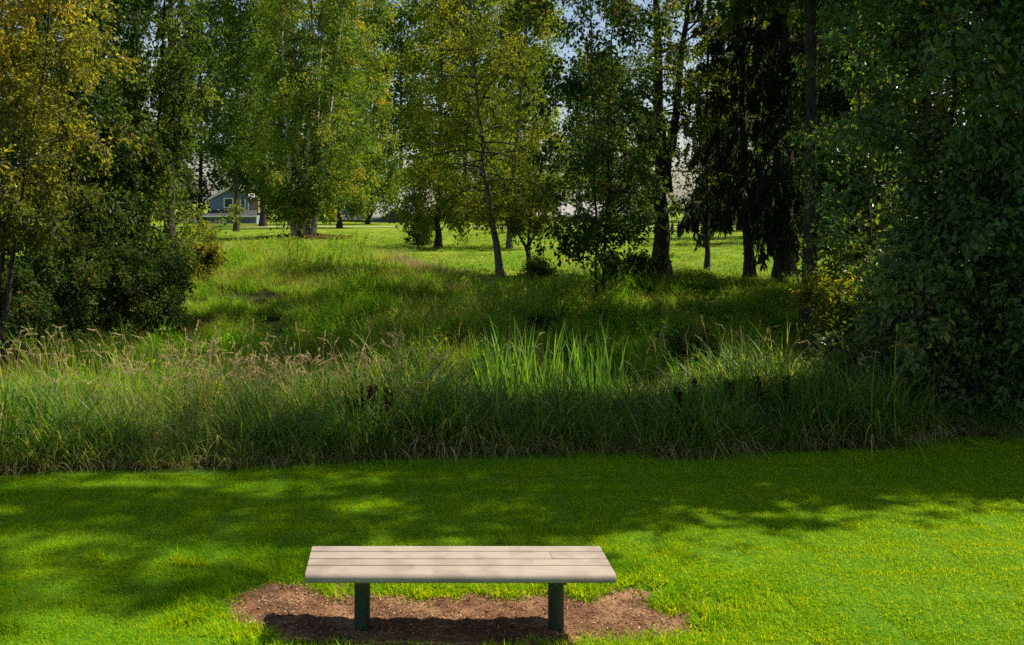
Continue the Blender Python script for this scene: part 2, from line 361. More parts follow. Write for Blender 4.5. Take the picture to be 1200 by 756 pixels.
# ------------------------------------------------------------------ grass (stuff scattered with geometry nodes)
def blades(rng, n, rad, h, wd, lean, bend, segs=4, g=None, mat=0, hue=(0, 1), square=False):
    """tapering bent strips growing from a disc"""
    g = g or Geo()
    a = rng.uniform(0, 2 * math.pi, n); r = rad * np.sqrt(rng.random(n))
    p = np.stack([r * np.cos(a), r * np.sin(a), np.full(n, -.01)], -1)
    if square: p[:, :2] = rng.uniform(-rad, rad, (n, 2))
    az = a + rng.normal(0, 1.2, n); H = rng.uniform(h[0], h[1], n)
    out_ = np.stack([np.cos(az), np.sin(az), np.zeros(n)], -1); side = np.stack([-np.sin(az + rng.normal(0, .8, n)), np.cos(az), np.zeros(n)], -1); side = nrm(side)
    ln = np.abs(rng.normal(lean, lean * .5, n)); bd = np.abs(rng.normal(bend, bend * .6, n))
    W = wd * rng.uniform(.6, 1.3, n); pts = [p]; cur = p; V = []; Hh = []
    for k in range(segs + 1):
        t = k / segs
        if k > 0:
            th = np.minimum(ln + bd * t * t, 2.6)
            cur = cur + (out_ * np.sin(th)[:, None] + np.array([0, 0, 1]) * np.cos(th)[:, None]) * (H / segs)[:, None]
        wk = W * (1 - t ** 2.2) * (.55 + .45 * min(1, t * 4)) * .5
        if k < segs: V += [cur - side * wk[:, None], cur + side * wk[:, None]]; Hh += [t, t]
        else: V += [cur]; Hh += [1.0]
    V = np.stack(V, 1); m = 2 * segs + 1; i = np.arange(n)[:, None] * m
    rr = rng.uniform(hue[0], hue[1], n)
    vv = V.reshape(-1, 3); rnd = np.repeat(rr, m); hh = np.tile(np.array(Hh), n)
    tri = [i + [2 * k, 2 * k + 1, 2 * k + 3] for k in range(segs - 1)] + [i + [2 * k, 2 * k + 3, 2 * k + 2] for k in range(segs - 1)]
    tri.append(i + [2 * (segs - 1), 2 * (segs - 1) + 1, 2 * segs])
    g.add(vv, np.concatenate(tri), mat, rnd, hh)
    return g
def proto_collection(name, geos, mats):
    c = bpy.data.collections.new(name)
    for k, gg in enumerate(geos):
        o = bpy.data.objects.new(name + '_tuft_%02d' % k, gg.mesh(name, mats)); c.objects.link(o)
    return c
def scatter(name, pts, protos, rng, label, cat, scl=(.8, 1.25), tilt=.12, scale=None, idx=None, parent=None, quarter=False):
    n = len(pts); me = bpy.data.meshes.new(name); me.vertices.add(n); me.vertices.foreach_set('co', np.asarray(pts, np.float32).reshape(-1))
    rot = np.stack([rng.normal(0, tilt, n), rng.normal(0, tilt, n), rng.uniform(0, 6.283, n)], -1).astype(np.float32)
    if quarter: rot[:, 2] = np.round(rot[:, 2] / (math.pi / 2)) * (math.pi / 2)
    a = me.attributes.new('rot', 'FLOAT_VECTOR', 'POINT'); a.data.foreach_set('vector', rot.reshape(-1))
    s = rng.uniform(scl[0], scl[1], n) if scale is None else scale * rng.uniform(scl[0], scl[1], n)
    a = me.attributes.new('scl', 'FLOAT', 'POINT'); a.data.foreach_set('value', s.astype(np.float32))
    ii = rng.integers(0, len(protos.objects), n) if idx is None else idx
    a = me.attributes.new('pick', 'INT', 'POINT'); a.data.foreach_set('value', ii.astype(np.int32))
    o = link(name, me, parent); tag(o, label, cat, kind='stuff')
    t = bpy.data.node_groups.new(name + '_scatter', 'GeometryNodeTree')
    t.interface.new_socket('Geometry', in_out='INPUT', socket_type='NodeSocketGeometry'); t.interface.new_socket('Geometry', in_out='OUTPUT', socket_type='NodeSocketGeometry')
    Nn = t.nodes; L = t.links; gi = Nn.new('NodeGroupInput'); go = Nn.new('NodeGroupOutput')
    ci = Nn.new('GeometryNodeCollectionInfo'); ci.inputs['Collection'].default_value = protos; ci.inputs['Separate Children'].default_value = True; ci.inputs['Reset Children'].default_value = True
    ip = Nn.new('GeometryNodeInstanceOnPoints'); ip.inputs['Pick Instance'].default_value = True
    def attr(nm, ty):
        q = Nn.new('GeometryNodeInputNamedAttribute'); q.data_type = ty; q.inputs['Name'].default_value = nm
        return [x for x in q.outputs if x.enabled and x.name == 'Attribute'][0]
    L.new(gi.outputs[0], ip.inputs['Points']); L.new(ci.outputs[0], ip.inputs['Instance'])
    L.new(attr('pick', 'INT'), ip.inputs['Instance Index']); L.new(attr('scl', 'FLOAT'), ip.inputs['Scale'])
    e2r = Nn.new('FunctionNodeEulerToRotation'); L.new(attr('rot', 'FLOAT_VECTOR'), e2r.inputs[0]); L.new(e2r.outputs[0], ip.inputs['Rotation'])
    L.new(ip.outputs[0], go.inputs[0])
    md = o.modifiers.new('scatter', 'NODES'); md.node_group = t
    return o
def patchify(geos, rng, n, rad, scl=(.6, 1.25), tilt=.12):
    """a wider patch made of n of the given tufts, each turned, tilted and scaled"""
    gg = Geo()
    for _ in range(n):
        src = geos[rng.integers(len(geos))]; a = rng.uniform(0, 6.283); c, q = math.cos(a), math.sin(a); k = rng.uniform(*scl)
        r = rad * math.sqrt(rng.random()); b = rng.uniform(0, 6.283); ox, oy = r * math.cos(b), r * math.sin(b); tx, ty = rng.normal(0, tilt, 2); base = gg.n
        for v, rn, hh in src.v:
            w_ = v * k; x = w_[:, 0] * c - w_[:, 1] * q + w_[:, 2] * tx; y = w_[:, 0] * q + w_[:, 1] * c + w_[:, 2] * ty
            gg.v.append((np.stack([x + ox, y + oy, w_[:, 2]], -1).astype(np.float32), np.clip(rn + rng.normal(0, .07), 0, 1).astype(np.float32), hh))
        for f, m_, sm in src.f: gg.f.append((f + base, m_, sm))
        gg.n += src.n
    return gg
def on_ground(x, y, dz=0.0): return np.stack([x, y, terrain(x, y) + dz], -1)

M['g_lawn'] = leaf_mat('blade_lawn', [(0, G(.06, .25, .003)), (.4, G(.19, .40, .003)), (.75, G(.32, .50, .004)), (1.0, G(.36, .50, .01))], trans=.5, tcol=(2.4, 1.35, .15), rough=.6, spec=.06, nscale=(.5, 2.6, 1), namp=.17)
M['g_tall'] = leaf_mat('blade_tall', [(0, G(.028, .10, .012)), (.45, G(.075, .175, .016)), (.72, G(.20, .27, .03)), (.84, G(.44, .36, .15)), (1, G(.58, .45, .24))], trans=.45, base=G(.15, .13, .05), rough=.45, spec=.2, nscale=.8, namp=.14)
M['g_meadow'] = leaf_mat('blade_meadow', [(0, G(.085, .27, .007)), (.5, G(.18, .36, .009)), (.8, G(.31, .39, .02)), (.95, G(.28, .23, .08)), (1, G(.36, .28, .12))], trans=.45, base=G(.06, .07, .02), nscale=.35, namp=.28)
M['g_seed'] = leaf_mat('seed_head', [(0, G(.36, .28, .13)), (.6, G(.54, .43, .22)), (1, G(.64, .52, .29))], trans=.4, tcol=(1, 1, .9), rough=.8, spec=.1)
M['g_dry'] = leaf_mat('blade_dry', [(0, G(.20, .15, .07)), (.6, G(.33, .25, .12)), (1, G(.44, .34, .18))], trans=.35, tcol=(1, 1, .9), rough=.7, spec=.15)
M['g_iris'] = leaf_mat('blade_iris', [(0, G(.08, .20, .03)), (.7, G(.15, .30, .04)), (1, G(.24, .34, .06))], trans=.4, rough=.35, spec=.45)
M['dock'] = leaf_mat('dock_stalk', [(0, G(.02, .012, .008)), (1, G(.06, .030, .018))], trans=.1, rough=.9, spec=.1)

rng = np.random.default_rng(11)
# mown lawn
lp = proto_collection('lawn', [blades(rng, 46, .075, (.020, .052), .0050, .5, .8, segs=2, hue=(0, .80)) for _ in range(7)], [M['g_lawn']])
def lawn_pts(n, x0, x1, y0, y1):
    x = rng.uniform(x0, x1, n); y = rng.uniform(y0, y1, n)
    k = (y < lawn_edge(x) + .15)
    d = np.full(n, 9.0); q = (np.abs(x) < 3) & (y < 7.6); d[q] = dist_poly(x[q], y[q])
    d = d + .045 * np.sin(x * 14 + 3 * np.sin(y * 9)) + .03 * np.sin(y * 31 + x * 19)
    k &= d > rng.normal(.0, .02, n)
    return x[k], y[k], d[k]
T = .5
gx, gy = np.meshgrid(np.arange(-7, 10.5, T) + T / 2, np.arange(5.0, 11.6, T) + T / 2); gx = gx.reshape(-1); gy = gy.reshape(-1)
tile_d = np.full(len(gx), 9.0); q = (np.abs(gx) < 4) & (gy < 8.5); tile_d[q] = dist_poly(gx[q], gy[q])
full = (tile_d > .42) & (gy < lawn_edge(gx) + .1)
lt = proto_collection('lawn_tile', [blades(rng, 6500, T / 2 + .02, (.018, .044), .0052, .6, .9, segs=2, square=True, hue=(0, .76)) for _ in range(4)], [M['g_lawn']])
scatter('mown_grass', on_ground(gx[full] + rng.normal(0, .02, full.sum()), gy[full] + rng.normal(0, .02, full.sum())), lt, rng, 'short mown green lawn around the bench', 'grass', scl=(1, 1.08), tilt=0, quarter=True)
x, y, dd = lawn_pts(12000, -2.6, 3.4, 5.0, 8.2)
k = ~full[np.argmin(np.hypot(x[:, None] - gx[None], y[:, None] - gy[None]), 1)]; x, y, dd = x[k], y[k], dd[k]
scatter('edge_grass', on_ground(x, y), lp, rng, 'mown grass fringing the bare earth under the bench', 'grass', scale=1 + .6 * (dd < .12) * (rng.random(len(dd)) < .7))
tp = proto_collection('tuft', [blades(rng, 60, .06, (.05, .13), .006, .5, 1.0, segs=3, hue=(0, .75)) for _ in range(3)], [M['g_lawn']])
tuft_spots = [(785, 700), (792, 694), (778, 706), (815, 707), (822, 715), (675, 690), (683, 693), (668, 688), (720, 686), (395, 688), (412, 690), (380, 687), (450, 691), (480, 692), (530, 692), (560, 691), (590, 690), (610, 690), (500, 693), (700, 688), (220, 730), (228, 726), (115, 656), (210, 660), (10, 742), (12, 738), (232, 662), (840, 715), (830, 725), (300, 741), (306, 744)]
q = np.array([[(a - CX) / F * (CZ * F / (b - CY)), CZ * F / (b - CY)] for a, b in tuft_spots]); q = np.repeat(q, [9 if 770 < a < 845 or 665 < a < 690 else 3 for a, b in tuft_spots], 0); q = q + rng.normal(0, .035, q.shape)
scatter('weed_tufts', on_ground(q[:, 0], q[:, 1]), tp, rng, 'ragged longer grass tufts at the edge of the bare earth', 'grass', scl=(.6, 1.35))

# wood chips and litter on the bare earth
g = Geo(); n = 8500
x = rng.uniform(-1.4, 2.1, n); y = rng.uniform(5.9, 7.2, n); k = dist_poly(x, y) < -.02; x, y = x[k], y[k]; n = len(x)
pos = np.stack([x, y, dirt_z(x, y) + .006], -1); ax = rng.normal(0, 1, (n, 3)); ax[:, 2] *= .25
leaves(g, rng, pos, ax, .024, asp=.34, mat=0, droop=0, spread=.1, up=1.5, prune=False)
M['chips'] = leaf_mat('wood_chips', [(0, G(.04, .022, .012)), (.5, G(.18, .10, .05)), (.8, G(.36, .24, .13)), (1, G(.52, .40, .26))], trans=.0, rough=.9, spec=.1, namp=.05)
tag(g.build('wood_chips', [M['chips']]), 'scattered brown wood chips on the bare earth under the bench', 'wood chips', kind='stuff')

# tall grass bank behind the lawn
tall = []
for k in range(8):
    gg = blades(rng, 20, .16, (.45, .95), .016, .2, 1.6, segs=6, hue=(0, .72))
    blades(rng, 12, .18, (.3, .8), .012, .5, 2.1, segs=6, g=gg, hue=(.2, 1.0))
    blades(rng, 22, .22, (.25, .75), .009, .7, 1.7, segs=5, g=gg, hue=(.84, 1.0))
    tall.append(gg)
tallc = proto_collection('tall_grass', [patchify(tall, rng, 11, .38) for _ in range(7)] + tall[:3], [M['g_tall']])
def tall_scale(x, s):
    h = .74 + .20 * np.sin(x * .8 + 1) * np.sin(x * 2.1 + s) + .16 * sstep(0, .8, s) - .22 * sstep(1.0, -4.5, x) * sstep(.6, 1.5, s) - .38 * sstep(5.0, 6.4, x) - .22 * sstep(.4, 1.0, x) * sstep(3.1, 2.5, x) * sstep(1.2, 1.9, s)
    return h * (1 - .35 * sstep(.35, 0, s))
n = 400; x = rng.uniform(-9, 13, n); s = .35 + 3.1 * rng.random(n) ** 1.2; n2 = 520; x = np.concatenate([x, rng.uniform(-8, 11, n2)]); s = np.concatenate([s, .55 * rng.random(n2)])
ii = np.concatenate([rng.integers(0, 7, n), rng.integers(7, 10, n2)])
scatter('tall_grass', on_ground(x, lawn_edge(x) + .12 + s), tallc, rng, 'tall arching reed grass with dry stems along the lawn edge', 'grass', scale=tall_scale(x, s), scl=(.66, 1.2), tilt=.07, idx=ii)
def plume(rng, H, bend, heads=40, wisp=.010):
    gg = Geo(); az = rng.uniform(0, 6.28)
    P = paths(rng, np.array([[0, 0, 0.0]]), np.array([[.12 * math.cos(az), .12 * math.sin(az), 1]]), np.array([H]), 9, curve=0, wig=.015)
    tt = np.linspace(0, 1, 9); o = np.array([math.cos(az), math.sin(az), 0])
    P[0] += o * (bend * .45 * tt ** 4)[:, None]; P[0, :, 2] -= bend * .40 * tt ** 7
    tubes(gg, P, np.linspace(.0028, .0012, 9)[None], 3, 0, .2)
    t = rng.uniform(.82, 1, (1, heads)); q, tg = at(P, t)
    leaves(gg, rng, q[0], tg[0], wisp * 2.2, asp=.3, mat=0, droop=.2, spread=.35, up=.2, prune=False)
    return gg
pl = proto_collection('seed_stalk', [plume(rng, rng.uniform(.95, 1.2), rng.uniform(.05, .6)) for _ in range(9)], [M['g_seed']])
n = 760; x = np.concatenate([rng.uniform(-6.5, .2, 560), rng.uniform(.2, 9, 200)]); y = lawn_edge(x) + .5 + 2.6 * rng.random(n)
clump = .5 + .5 * np.sin(x * 2.3 + 1.7 * np.sin(y * 1.3)); k = rng.random(n) < .25 + .8 * clump; x, y = x[k], y[k]
scatter('seed_stalks', on_ground(x, y), pl, rng, 'tan drooping seed stalks rising above the tall grass', 'grass', scl=(.85, 1.2), tilt=.09)
tallest = [(133, 372), (170, 378), (200, 380), (120, 383), (205, 388), (45, 402), (70, 398), (350, 405), (370, 402), (390, 404), (410, 398), (470, 402), (500, 400), (880, 372), (905, 368), (925, 362), (940, 370), (955, 366), (890, 380), (678, 378), (915, 380), (935, 382)]
q = np.array([px(a, b, 12.4 if a < 800 else 15.5) for a, b in tallest]); zt = terrain(q[:, 0], q[:, 1]); hgt = q[:, 2] - zt
scatter('tall_seed_stalks', np.column_stack([q[:, :2], zt]), pl, rng, 'the tallest pale seed stalks standing clear of the grass', 'grass', scale=hgt / 1.02, scl=(.97, 1.03), tilt=.03)
# fine wispy panicles
wi = proto_collection('wisp', [plume(rng, .85, .3, heads=60, wisp=.011) for _ in range(4)], [M['g_seed']])
n = 200; x = rng.normal(-1.7, .7, n); y = lawn_edge(x) + 2.3 + rng.normal(0, .5, n)
scatter('wispy_grass', on_ground(x, y), wi, rng, 'fine pale wispy grass behind the tall grass', 'grass', scl=(.7, 1.15), tilt=.12)

# rank grass in the swale and up the far bank
mead = []
for k in range(6):
    gg = blades(rng, 40, .20, (.22, .55), .011, .3, 1.2, segs=4, hue=(0, .9)); blades(rng, 5, .2, (.4, .7), .007, .2, .6, segs=4, g=gg, hue=(.85, 1)); mead.append(gg)
weeds = []
for k in range(3):
    gg = Geo(); P = paths(rng, rng.normal(0, .12, (9, 3)) * [1, 1, 0], np.column_stack([rng.normal(0, .35, 9), rng.normal(0, .35, 9), np.ones(9)]), rng.uniform(.3, .65, 9), 5, wig=.08)
    tubes(gg, P[:, ::2], np.full((9, 3), .004), 3, 0, .3); t = rng.uniform(.2, 1, (9, 16)); q, tg = at(P, t)
    leaves(gg, rng, q.reshape(-1, 3), tg.reshape(-1, 3) * .4, .05, asp=.42, mat=0, droop=.1, spread=.8, up=.8, prune=False); gg.v = [(v, r, np.ones_like(h)) for v, r, h in gg.v]; weeds.append(gg)
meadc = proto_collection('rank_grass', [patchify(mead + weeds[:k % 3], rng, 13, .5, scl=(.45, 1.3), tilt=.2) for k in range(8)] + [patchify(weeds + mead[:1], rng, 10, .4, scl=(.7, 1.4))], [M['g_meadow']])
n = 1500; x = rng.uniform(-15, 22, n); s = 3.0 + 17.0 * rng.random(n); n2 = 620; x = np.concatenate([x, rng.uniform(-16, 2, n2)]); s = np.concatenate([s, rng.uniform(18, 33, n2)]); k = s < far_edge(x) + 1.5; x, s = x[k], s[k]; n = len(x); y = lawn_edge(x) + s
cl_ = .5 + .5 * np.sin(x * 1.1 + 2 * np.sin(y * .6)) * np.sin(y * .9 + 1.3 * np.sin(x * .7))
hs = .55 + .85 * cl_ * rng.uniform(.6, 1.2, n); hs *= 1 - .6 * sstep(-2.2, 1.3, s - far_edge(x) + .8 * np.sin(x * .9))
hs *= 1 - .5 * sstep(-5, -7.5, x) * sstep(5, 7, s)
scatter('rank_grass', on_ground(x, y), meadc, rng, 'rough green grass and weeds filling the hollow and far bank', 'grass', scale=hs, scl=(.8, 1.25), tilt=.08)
# golden dry fringe along the crest of the far bank
dryc = proto_collection('dry_fringe', [blades(rng, 40, .22, (.25, .6), .010, .3, .9, segs=4) for _ in range(4)], [M['g_dry']])
n = 620; x = rng.uniform(-8, 2.6, n); y = lawn_edge(x) + far_edge(x) - .8 + rng.normal(0, 1.6, n)
n2 = 260; xa = rng.uniform(-9, -5, n2); ya = lawn_edge(xa) + 15 + rng.normal(0, 1.5, n2)
x = np.concatenate([x, xa]); y = np.concatenate([y, ya]); k = np.sin(x * 1.7) + np.sin(x * .6 + 1) > -.6; x, y = x[k], y[k]
scatter('dry_grass', on_ground(x, y), dryc, rng, 'golden dry grass fringe on the crest of the far bank', 'grass', scl=(.5, 1.15), tilt=.2)
# far lawn sward
fp = proto_collection('far_sward', [blades(rng, 420, .8, (.04, .10), .018, .5, .8, segs=2) for _ in range(5)], [M['g_meadow']])
n = 2600; yy = 27 + 60 * rng.random(n) ** 1.8; x = rng.uniform(-.30, .52, n) * yy; k = yy - lawn_edge(x) > far_edge(x) - 1.5
scatter('far_lawn_grass', on_ground(x[k], yy[k]), fp, rng, 'sunlit mown grass beyond the hollow', 'grass', scl=(.7, 1.3))

# ------------------------------------------------------------------ trees
def trunk_of(name, label, cat, group, base):
    return empty(name, base, label, cat, group)
def tree(name, label, stems, rad, bark, lmat, seed, crown=(.3, 1.0), n1=40, len1=(3.0, 1.0), el=(25, 60), curve1=-.3, n2=7, f2=.36, n3=5, l3=.5, lpt=9, leaf=.09, asp=.6,
         droop=.4, hue=(0, 1), low_el=None, sides=8, group='trees around the hollow', cat='tree', name2='crown', flat=1.0, squash=None, twigmat=None, up=.5, jit=.12, limb=None, hgrad=0.0):
    """stems: list of paths (lists of points); limbs grow from each stem between crown[0] and crown[1] of its length"""
    rng = np.random.default_rng(seed); base = np.array(stems[0][0], float)
    root = empty(name, base, label, cat, group)
    gt = Geo(); gc = Geo(); P1s = []; R1s = []
    for si, st in enumerate(stems):
        st = np.array(st, float); K = 14; t0 = np.linspace(0, 1, len(st)); tt = np.linspace(0, 1, K)
        P = np.stack([np.interp(tt, t0, st[:, j]) for j in range(3)], -1)
        Ls = np.linalg.norm(np.diff(P, axis=0), axis=1).sum()
        P[1:-1] += rng.normal(0, .012 * min(Ls, 8) * .35, (K - 2, 3)) * np.array([1, 1, .2]); P = P[None]
        r0 = rad if np.isscalar(rad) else rad[si]
        R = r0 * (1 - .86 * tt ** .9); R = R + r0 * .55 * np.exp(-tt * Ls / 0.35); P[0, 0, 2] -= .25
        tubes(gt, P, R[None], sides, 0)
        m = max(3, int(n1 / len(stems)))
        t = crown[0] + (crown[1] - crown[0]) * (np.arange(m) + rng.random(m)) / m
        p, tg = at(P, t[None]); p = p[0]; u = (t - crown[0]) / (crown[1] - crown[0])
        az = np.arange(m) * 2.399 + rng.normal(0, .4, m) + si
        e = np.radians(el[0] + (el[1] - el[0]) * u + rng.normal(0, 9, m))
        d = np.stack([np.cos(az) * np.cos(e), np.sin(az) * np.cos(e) * flat, np.sin(e)], -1)
        L = (len1[0] + (len1[1] - len1[0]) * u) * rng.uniform(.6, 1.2, m) * (.55 + .45 * sstep(-.05, .15, u))
        P1 = paths(rng, p, d, L, 7, curve=curve1, wig=.10)
        rr = np.minimum(np.interp(t, tt, R) * .5, .012 + .013 * L)
        P1s.append(P1); R1s.append(rr)
    P1 = np.concatenate(P1s); R1 = np.concatenate(R1s); L1 = np.linalg.norm(np.diff(P1, axis=1), axis=2).sum(1)
    tubes(gt, P1, R1[:, None] * np.linspace(1, .25, 7)[None], 5, 1)
    m1 = len(P1); t = rng.uniform(.22, 1.0, (m1, n2)); p, tg = at(P1, t)
    d = nrm(tg + rng.normal(0, .65, tg.shape)); L = (L1[:, None] * f2 * (1.15 - .6 * t) * rng.uniform(.6, 1.2, t.shape)).reshape(-1)
    P2 = paths(rng, p.reshape(-1, 3), d.reshape(-1, 3), L, 5, curve=curve1 * .8, wig=.14)
    r2 = (R1[:, None] * (1 - .75 * t) * .5).reshape(-1)
    if base[1] < 60: t2 = thin(rng, P2[:, 2]); tubes(gc, P2[t2][:, ::2], np.maximum(r2, .004)[t2][:, None] * np.linspace(1, .3, 3)[None], 3, 0)
    m2 = len(P2); t = rng.uniform(.25, 1.0, (m2, n3)); p, tg = at(P2, t); d = nrm(tg + rng.normal(0, .7, tg.shape)).reshape(-1, 3)
    P3 = paths(rng, p.reshape(-1, 3), d, l3 * rng.uniform(.5, 1.3, m2 * n3), 4, curve=curve1 - .15, wig=.15)
    if base[1] < 33:
        tk = (rng.random(len(P3)) < .45) & thin(rng, P3[:, 1]); tubes(gc, P3[tk][:, ::3], np.full((tk.sum(), 2), .0035) * np.array([[1, .5]]), 3, 0)
    t = rng.uniform(.1, 1.0, (len(P3), lpt)); p, tg = at(P3, t)
    # leaf colour drifts at random from limb to limb
    hb = np.repeat(rng.normal(0, .16, m1), n2 * n3 * lpt); h = np.clip(rng.beta(1.6, 2.2, len(hb)) + hb, hue[0], hue[1])
    sel = rng.random(len(hb)) < np.repeat(np.clip(rng.normal(.8, .25, m2 * n3), .15, 1), lpt)
    h = np.clip(h + hgrad * ((p.reshape(-1, 3)[:, 2] - base[2]) / 8 - .55), 0, 1)      # crown tops turn first
    p = p.reshape(-1, 3)[sel] + rng.normal(0, leaf * jit * 4, (sel.sum(), 3)); tg = tg.reshape(-1, 3)[sel]
    kz = p[:, 2] > terrain(p[:, 0], p[:, 1]) + .03
    leaves(gc, rng, p[kz], tg[kz], leaf, asp=asp, mat=1, droop=droop, hue=h[sel][kz], up=up)
    gt.build('trunk', [bark, limb or bark], root, base); o = gc.build(name2, [twigmat or limb or bark, lmat], root, base); o['kind'] = 'stuff'
    return root
def conifer(name, label, stem, rad, bark, nmat, seed, crown=(.12, 1), n1=90, len1=(3.4, .5), el=(-12, 10), curve1=-.35, n2=12, nl=22, needle=.16, hang=.5, group='conifers on the far bank'):
    rng = np.random.default_rng(seed); st = np.array(stem, float); base = st[0]; root = empty(name, base, label, 'tree', group)
    gt = Geo(); gc = Geo(); K = 16; tt = np.linspace(0, 1, K)
    P = np.stack([np.interp(tt, np.linspace(0, 1, len(st)), st[:, j]) for j in range(3)], -1); P[1:-1, :2] += rng.normal(0, .03, (K - 2, 2)); P = P[None]
    Ls = np.linalg.norm(np.diff(P[0], axis=0), axis=1).sum(); R = rad * (1 - .9 * tt) + rad * .5 * np.exp(-tt * Ls / .4); P[0, 0, 2] -= .25
    tubes(gt, P, R[None], 9, 0)
    u = (np.arange(n1) + rng.random(n1)) / n1; t = crown[0] + (crown[1] - crown[0]) * u; p, _ = at(P, t[None]); p = p[0]
    az = np.arange(n1) * 2.399 + rng.normal(0, .5, n1); e = np.radians(el[0] + (el[1] - el[0]) * u + rng.normal(0, 7, n1))
    d = np.stack([np.cos(az) * np.cos(e), np.sin(az) * np.cos(e), np.sin(e)], -1); L = (len1[0] + (len1[1] - len1[0]) * u) * rng.uniform(.45, 1.15, n1)
    P1 = paths(rng, p, d, L, 7, curve=curve1, wig=.05); r1 = .012 + .009 * L
    tubes(gt, P1, r1[:, None] * np.linspace(1, .2, 7)[None], 4, 0)
    t = rng.uniform(.15, 1, (n1, n2)); p, tg = at(P1, t); sd = nrm(np.cross(tg, [0, 0, 1.0])) * rng.choice([-1, 1], (n1, n2))[..., None]
    d = nrm(tg * .5 + sd * .6 + rng.normal(0, .25, tg.shape) + np.array([0, 0, -hang]))
    l2 = (L[:, None] * .33 * (1.15 - .7 * t) * rng.uniform(.6, 1.3, t.shape) + .15).reshape(-1)
    P2 = paths(rng, p.reshape(-1, 3), d.reshape(-1, 3), l2, 5, curve=-hang * 1.6, wig=.08)
    tubes(gc, P2[:, ::2], np.full((len(P2), 3), .005) * np.linspace(1, .4, 3)[None], 3, 0)
    t = rng.uniform(.05, 1, (len(P2), nl)); p, tg = at(P2, t); p = p.reshape(-1, 3); tg = tg.reshape(-1, 3)
    kz = p[:, 2] > terrain(p[:, 0], p[:, 1]) + .2
    leaves(gc, rng, p[kz], tg[kz], needle, asp=.22, mat=1, droop=hang, spread=.55, up=.1)
    gt.build('trunk', bark, root, base); o = gc.build('crown', [bark, nmat], root, base); o['kind'] = 'stuff'
    return root
def stem(pts, d):          # stem from photo pixels at distance d; the foot is set on the ground
    q = [px(a, b, d) for a, b in pts]; q[0][2] = float(terrain(q[0][0], q[0][1])); return q
def stand(x, d, h, lean=(0, 0)):
    X = (x - CX) / F * d; z = float(terrain(X, d)); return [(X, d, z), (X + lean[0] * .4, d + lean[1] * .4, z + h * .5), (X + lean[0], d + lean[1], z + h)]

# --- nearest, right: broad-leaved trees at the end of the grass bank
GB = 'trees by the lawn'
tree('leaning_alder', 'slim young tree with dark stem beside the dense right hand foliage', [stem([(1030, 450), (1022, 330), (1012, 150), (1000, -80)], 16.2)], .05, M['bark'], M['lf_cotton'], 1,
     crown=(.16, 1), n1=44, len1=(1.1, .8), el=(15, 50), n2=8, n3=6, l3=.35, lpt=9, leaf=.085, droop=.5, group=GB)
tree('broadleaf_tree', 'large dense dark green tree at the right edge of the lawn', [stem([(1100, 505), (1095, 300), (1080, 0), (1070, -420)], 12.3), stem([(1115, 505), (1140, 300), (1160, 0), (1170, -380)], 12.4), stem([(1108, 505), (1115, 300), (1118, 0), (1120, -300)], 12.8)], .055, M['bark'], M['lf_cotton'], 2,
     crown=(.05, 1), n1=135, len1=(1.2, 1.6), el=(12, 50), curve1=-.5, n2=8, n3=6, l3=.42, lpt=9, leaf=.095, droop=.5, group=GB)
tree('broadleaf_tree', 'leafy tree half out of the picture at the far right', [stem([(1205, 515), (1200, 300), (1205, 0), (1215, -500)], 12.2), stem([(1225, 515), (1250, 300), (1260, 0), (1270, -400)], 12.5)], .06, M['bark'], M['lf_cotton'], 3,
     crown=(.05, 1), n1=130, len1=(1.4, 1.8), el=(12, 50), curve1=-.5, n2=8, n3=6, l3=.42, lpt=9, leaf=.095, droop=.5, group=GB)
tree('broadleaf_tree', 'sunlit yellow green tree peeping out at the top right corner', [stand(1190, 21, 11)], .12, M['bark'], M['lf_lime'], 4,
     crown=(.2, 1), n1=60, len1=(3.0, 1.4), el=(10, 55), n2=7, n3=6, l3=.5, lpt=8, leaf=.13, group=GB)
# the tall neighbours outside the picture on the right whose shade falls over the lawn
for k, (X, Y, H, ln, lf, lb) in enumerate([(9.4, 12.2, 22, 3.0, .14, 'nearest the lawn'), (13.5, 13.4, 15, 3.2, .21, 'second from the lawn'), (15.5, 20.5, 18, 3.4, .22, 'level with the hollow'), (17.5, 14.6, 17, 3.4, .22, 'farthest to the right'), (15, 25.5, 18, 3.6, .24, 'at the foot of the far bank')]):
    z = float(terrain(X, Y))
    tree('tall_broadleaf', 'tall tree beyond the right edge of view, ' + lb, [[(X, Y, z), (X + .2, Y, z + H * .5), (X - .2, Y + .1, z + H)]], .24, M['bark'], M['lf_cotton'], 20 + k,
         crown=(.16, 1), n1=64 if k else 110, len1=(ln, ln * (.5 if k else .85)), el=(0, 55), n2=7, n3=5, l3=.6, lpt=8 if k else 11, leaf=lf, group='tall trees right of the view')

for k, (X, Y, H, lb) in enumerate([(9.0, 22.6, 20, 'tall tree whose dark stem shows right of the thick spruce'), (11.6, 18.6, 19, 'unseen tall tree added behind the right hand foliage to shade the hollow')]):  # both crowns and the hidden second tree are added to shade the hollow
    z = float(terrain(X, Y))
    tree('tall_broadleaf', lb, [[(X, Y, z), (X + .1, Y, z + H * .5), (X - .3, Y + .1, z + H)]], .17, M['bark'], M['lf_mid'], 130 + k,
         crown=(.40, 1), n1=80, len1=(3.2, 2.2), el=(5, 50), n2=7, n3=5, l3=.6, lpt=8, leaf=.20, group='tall trees right of the view')

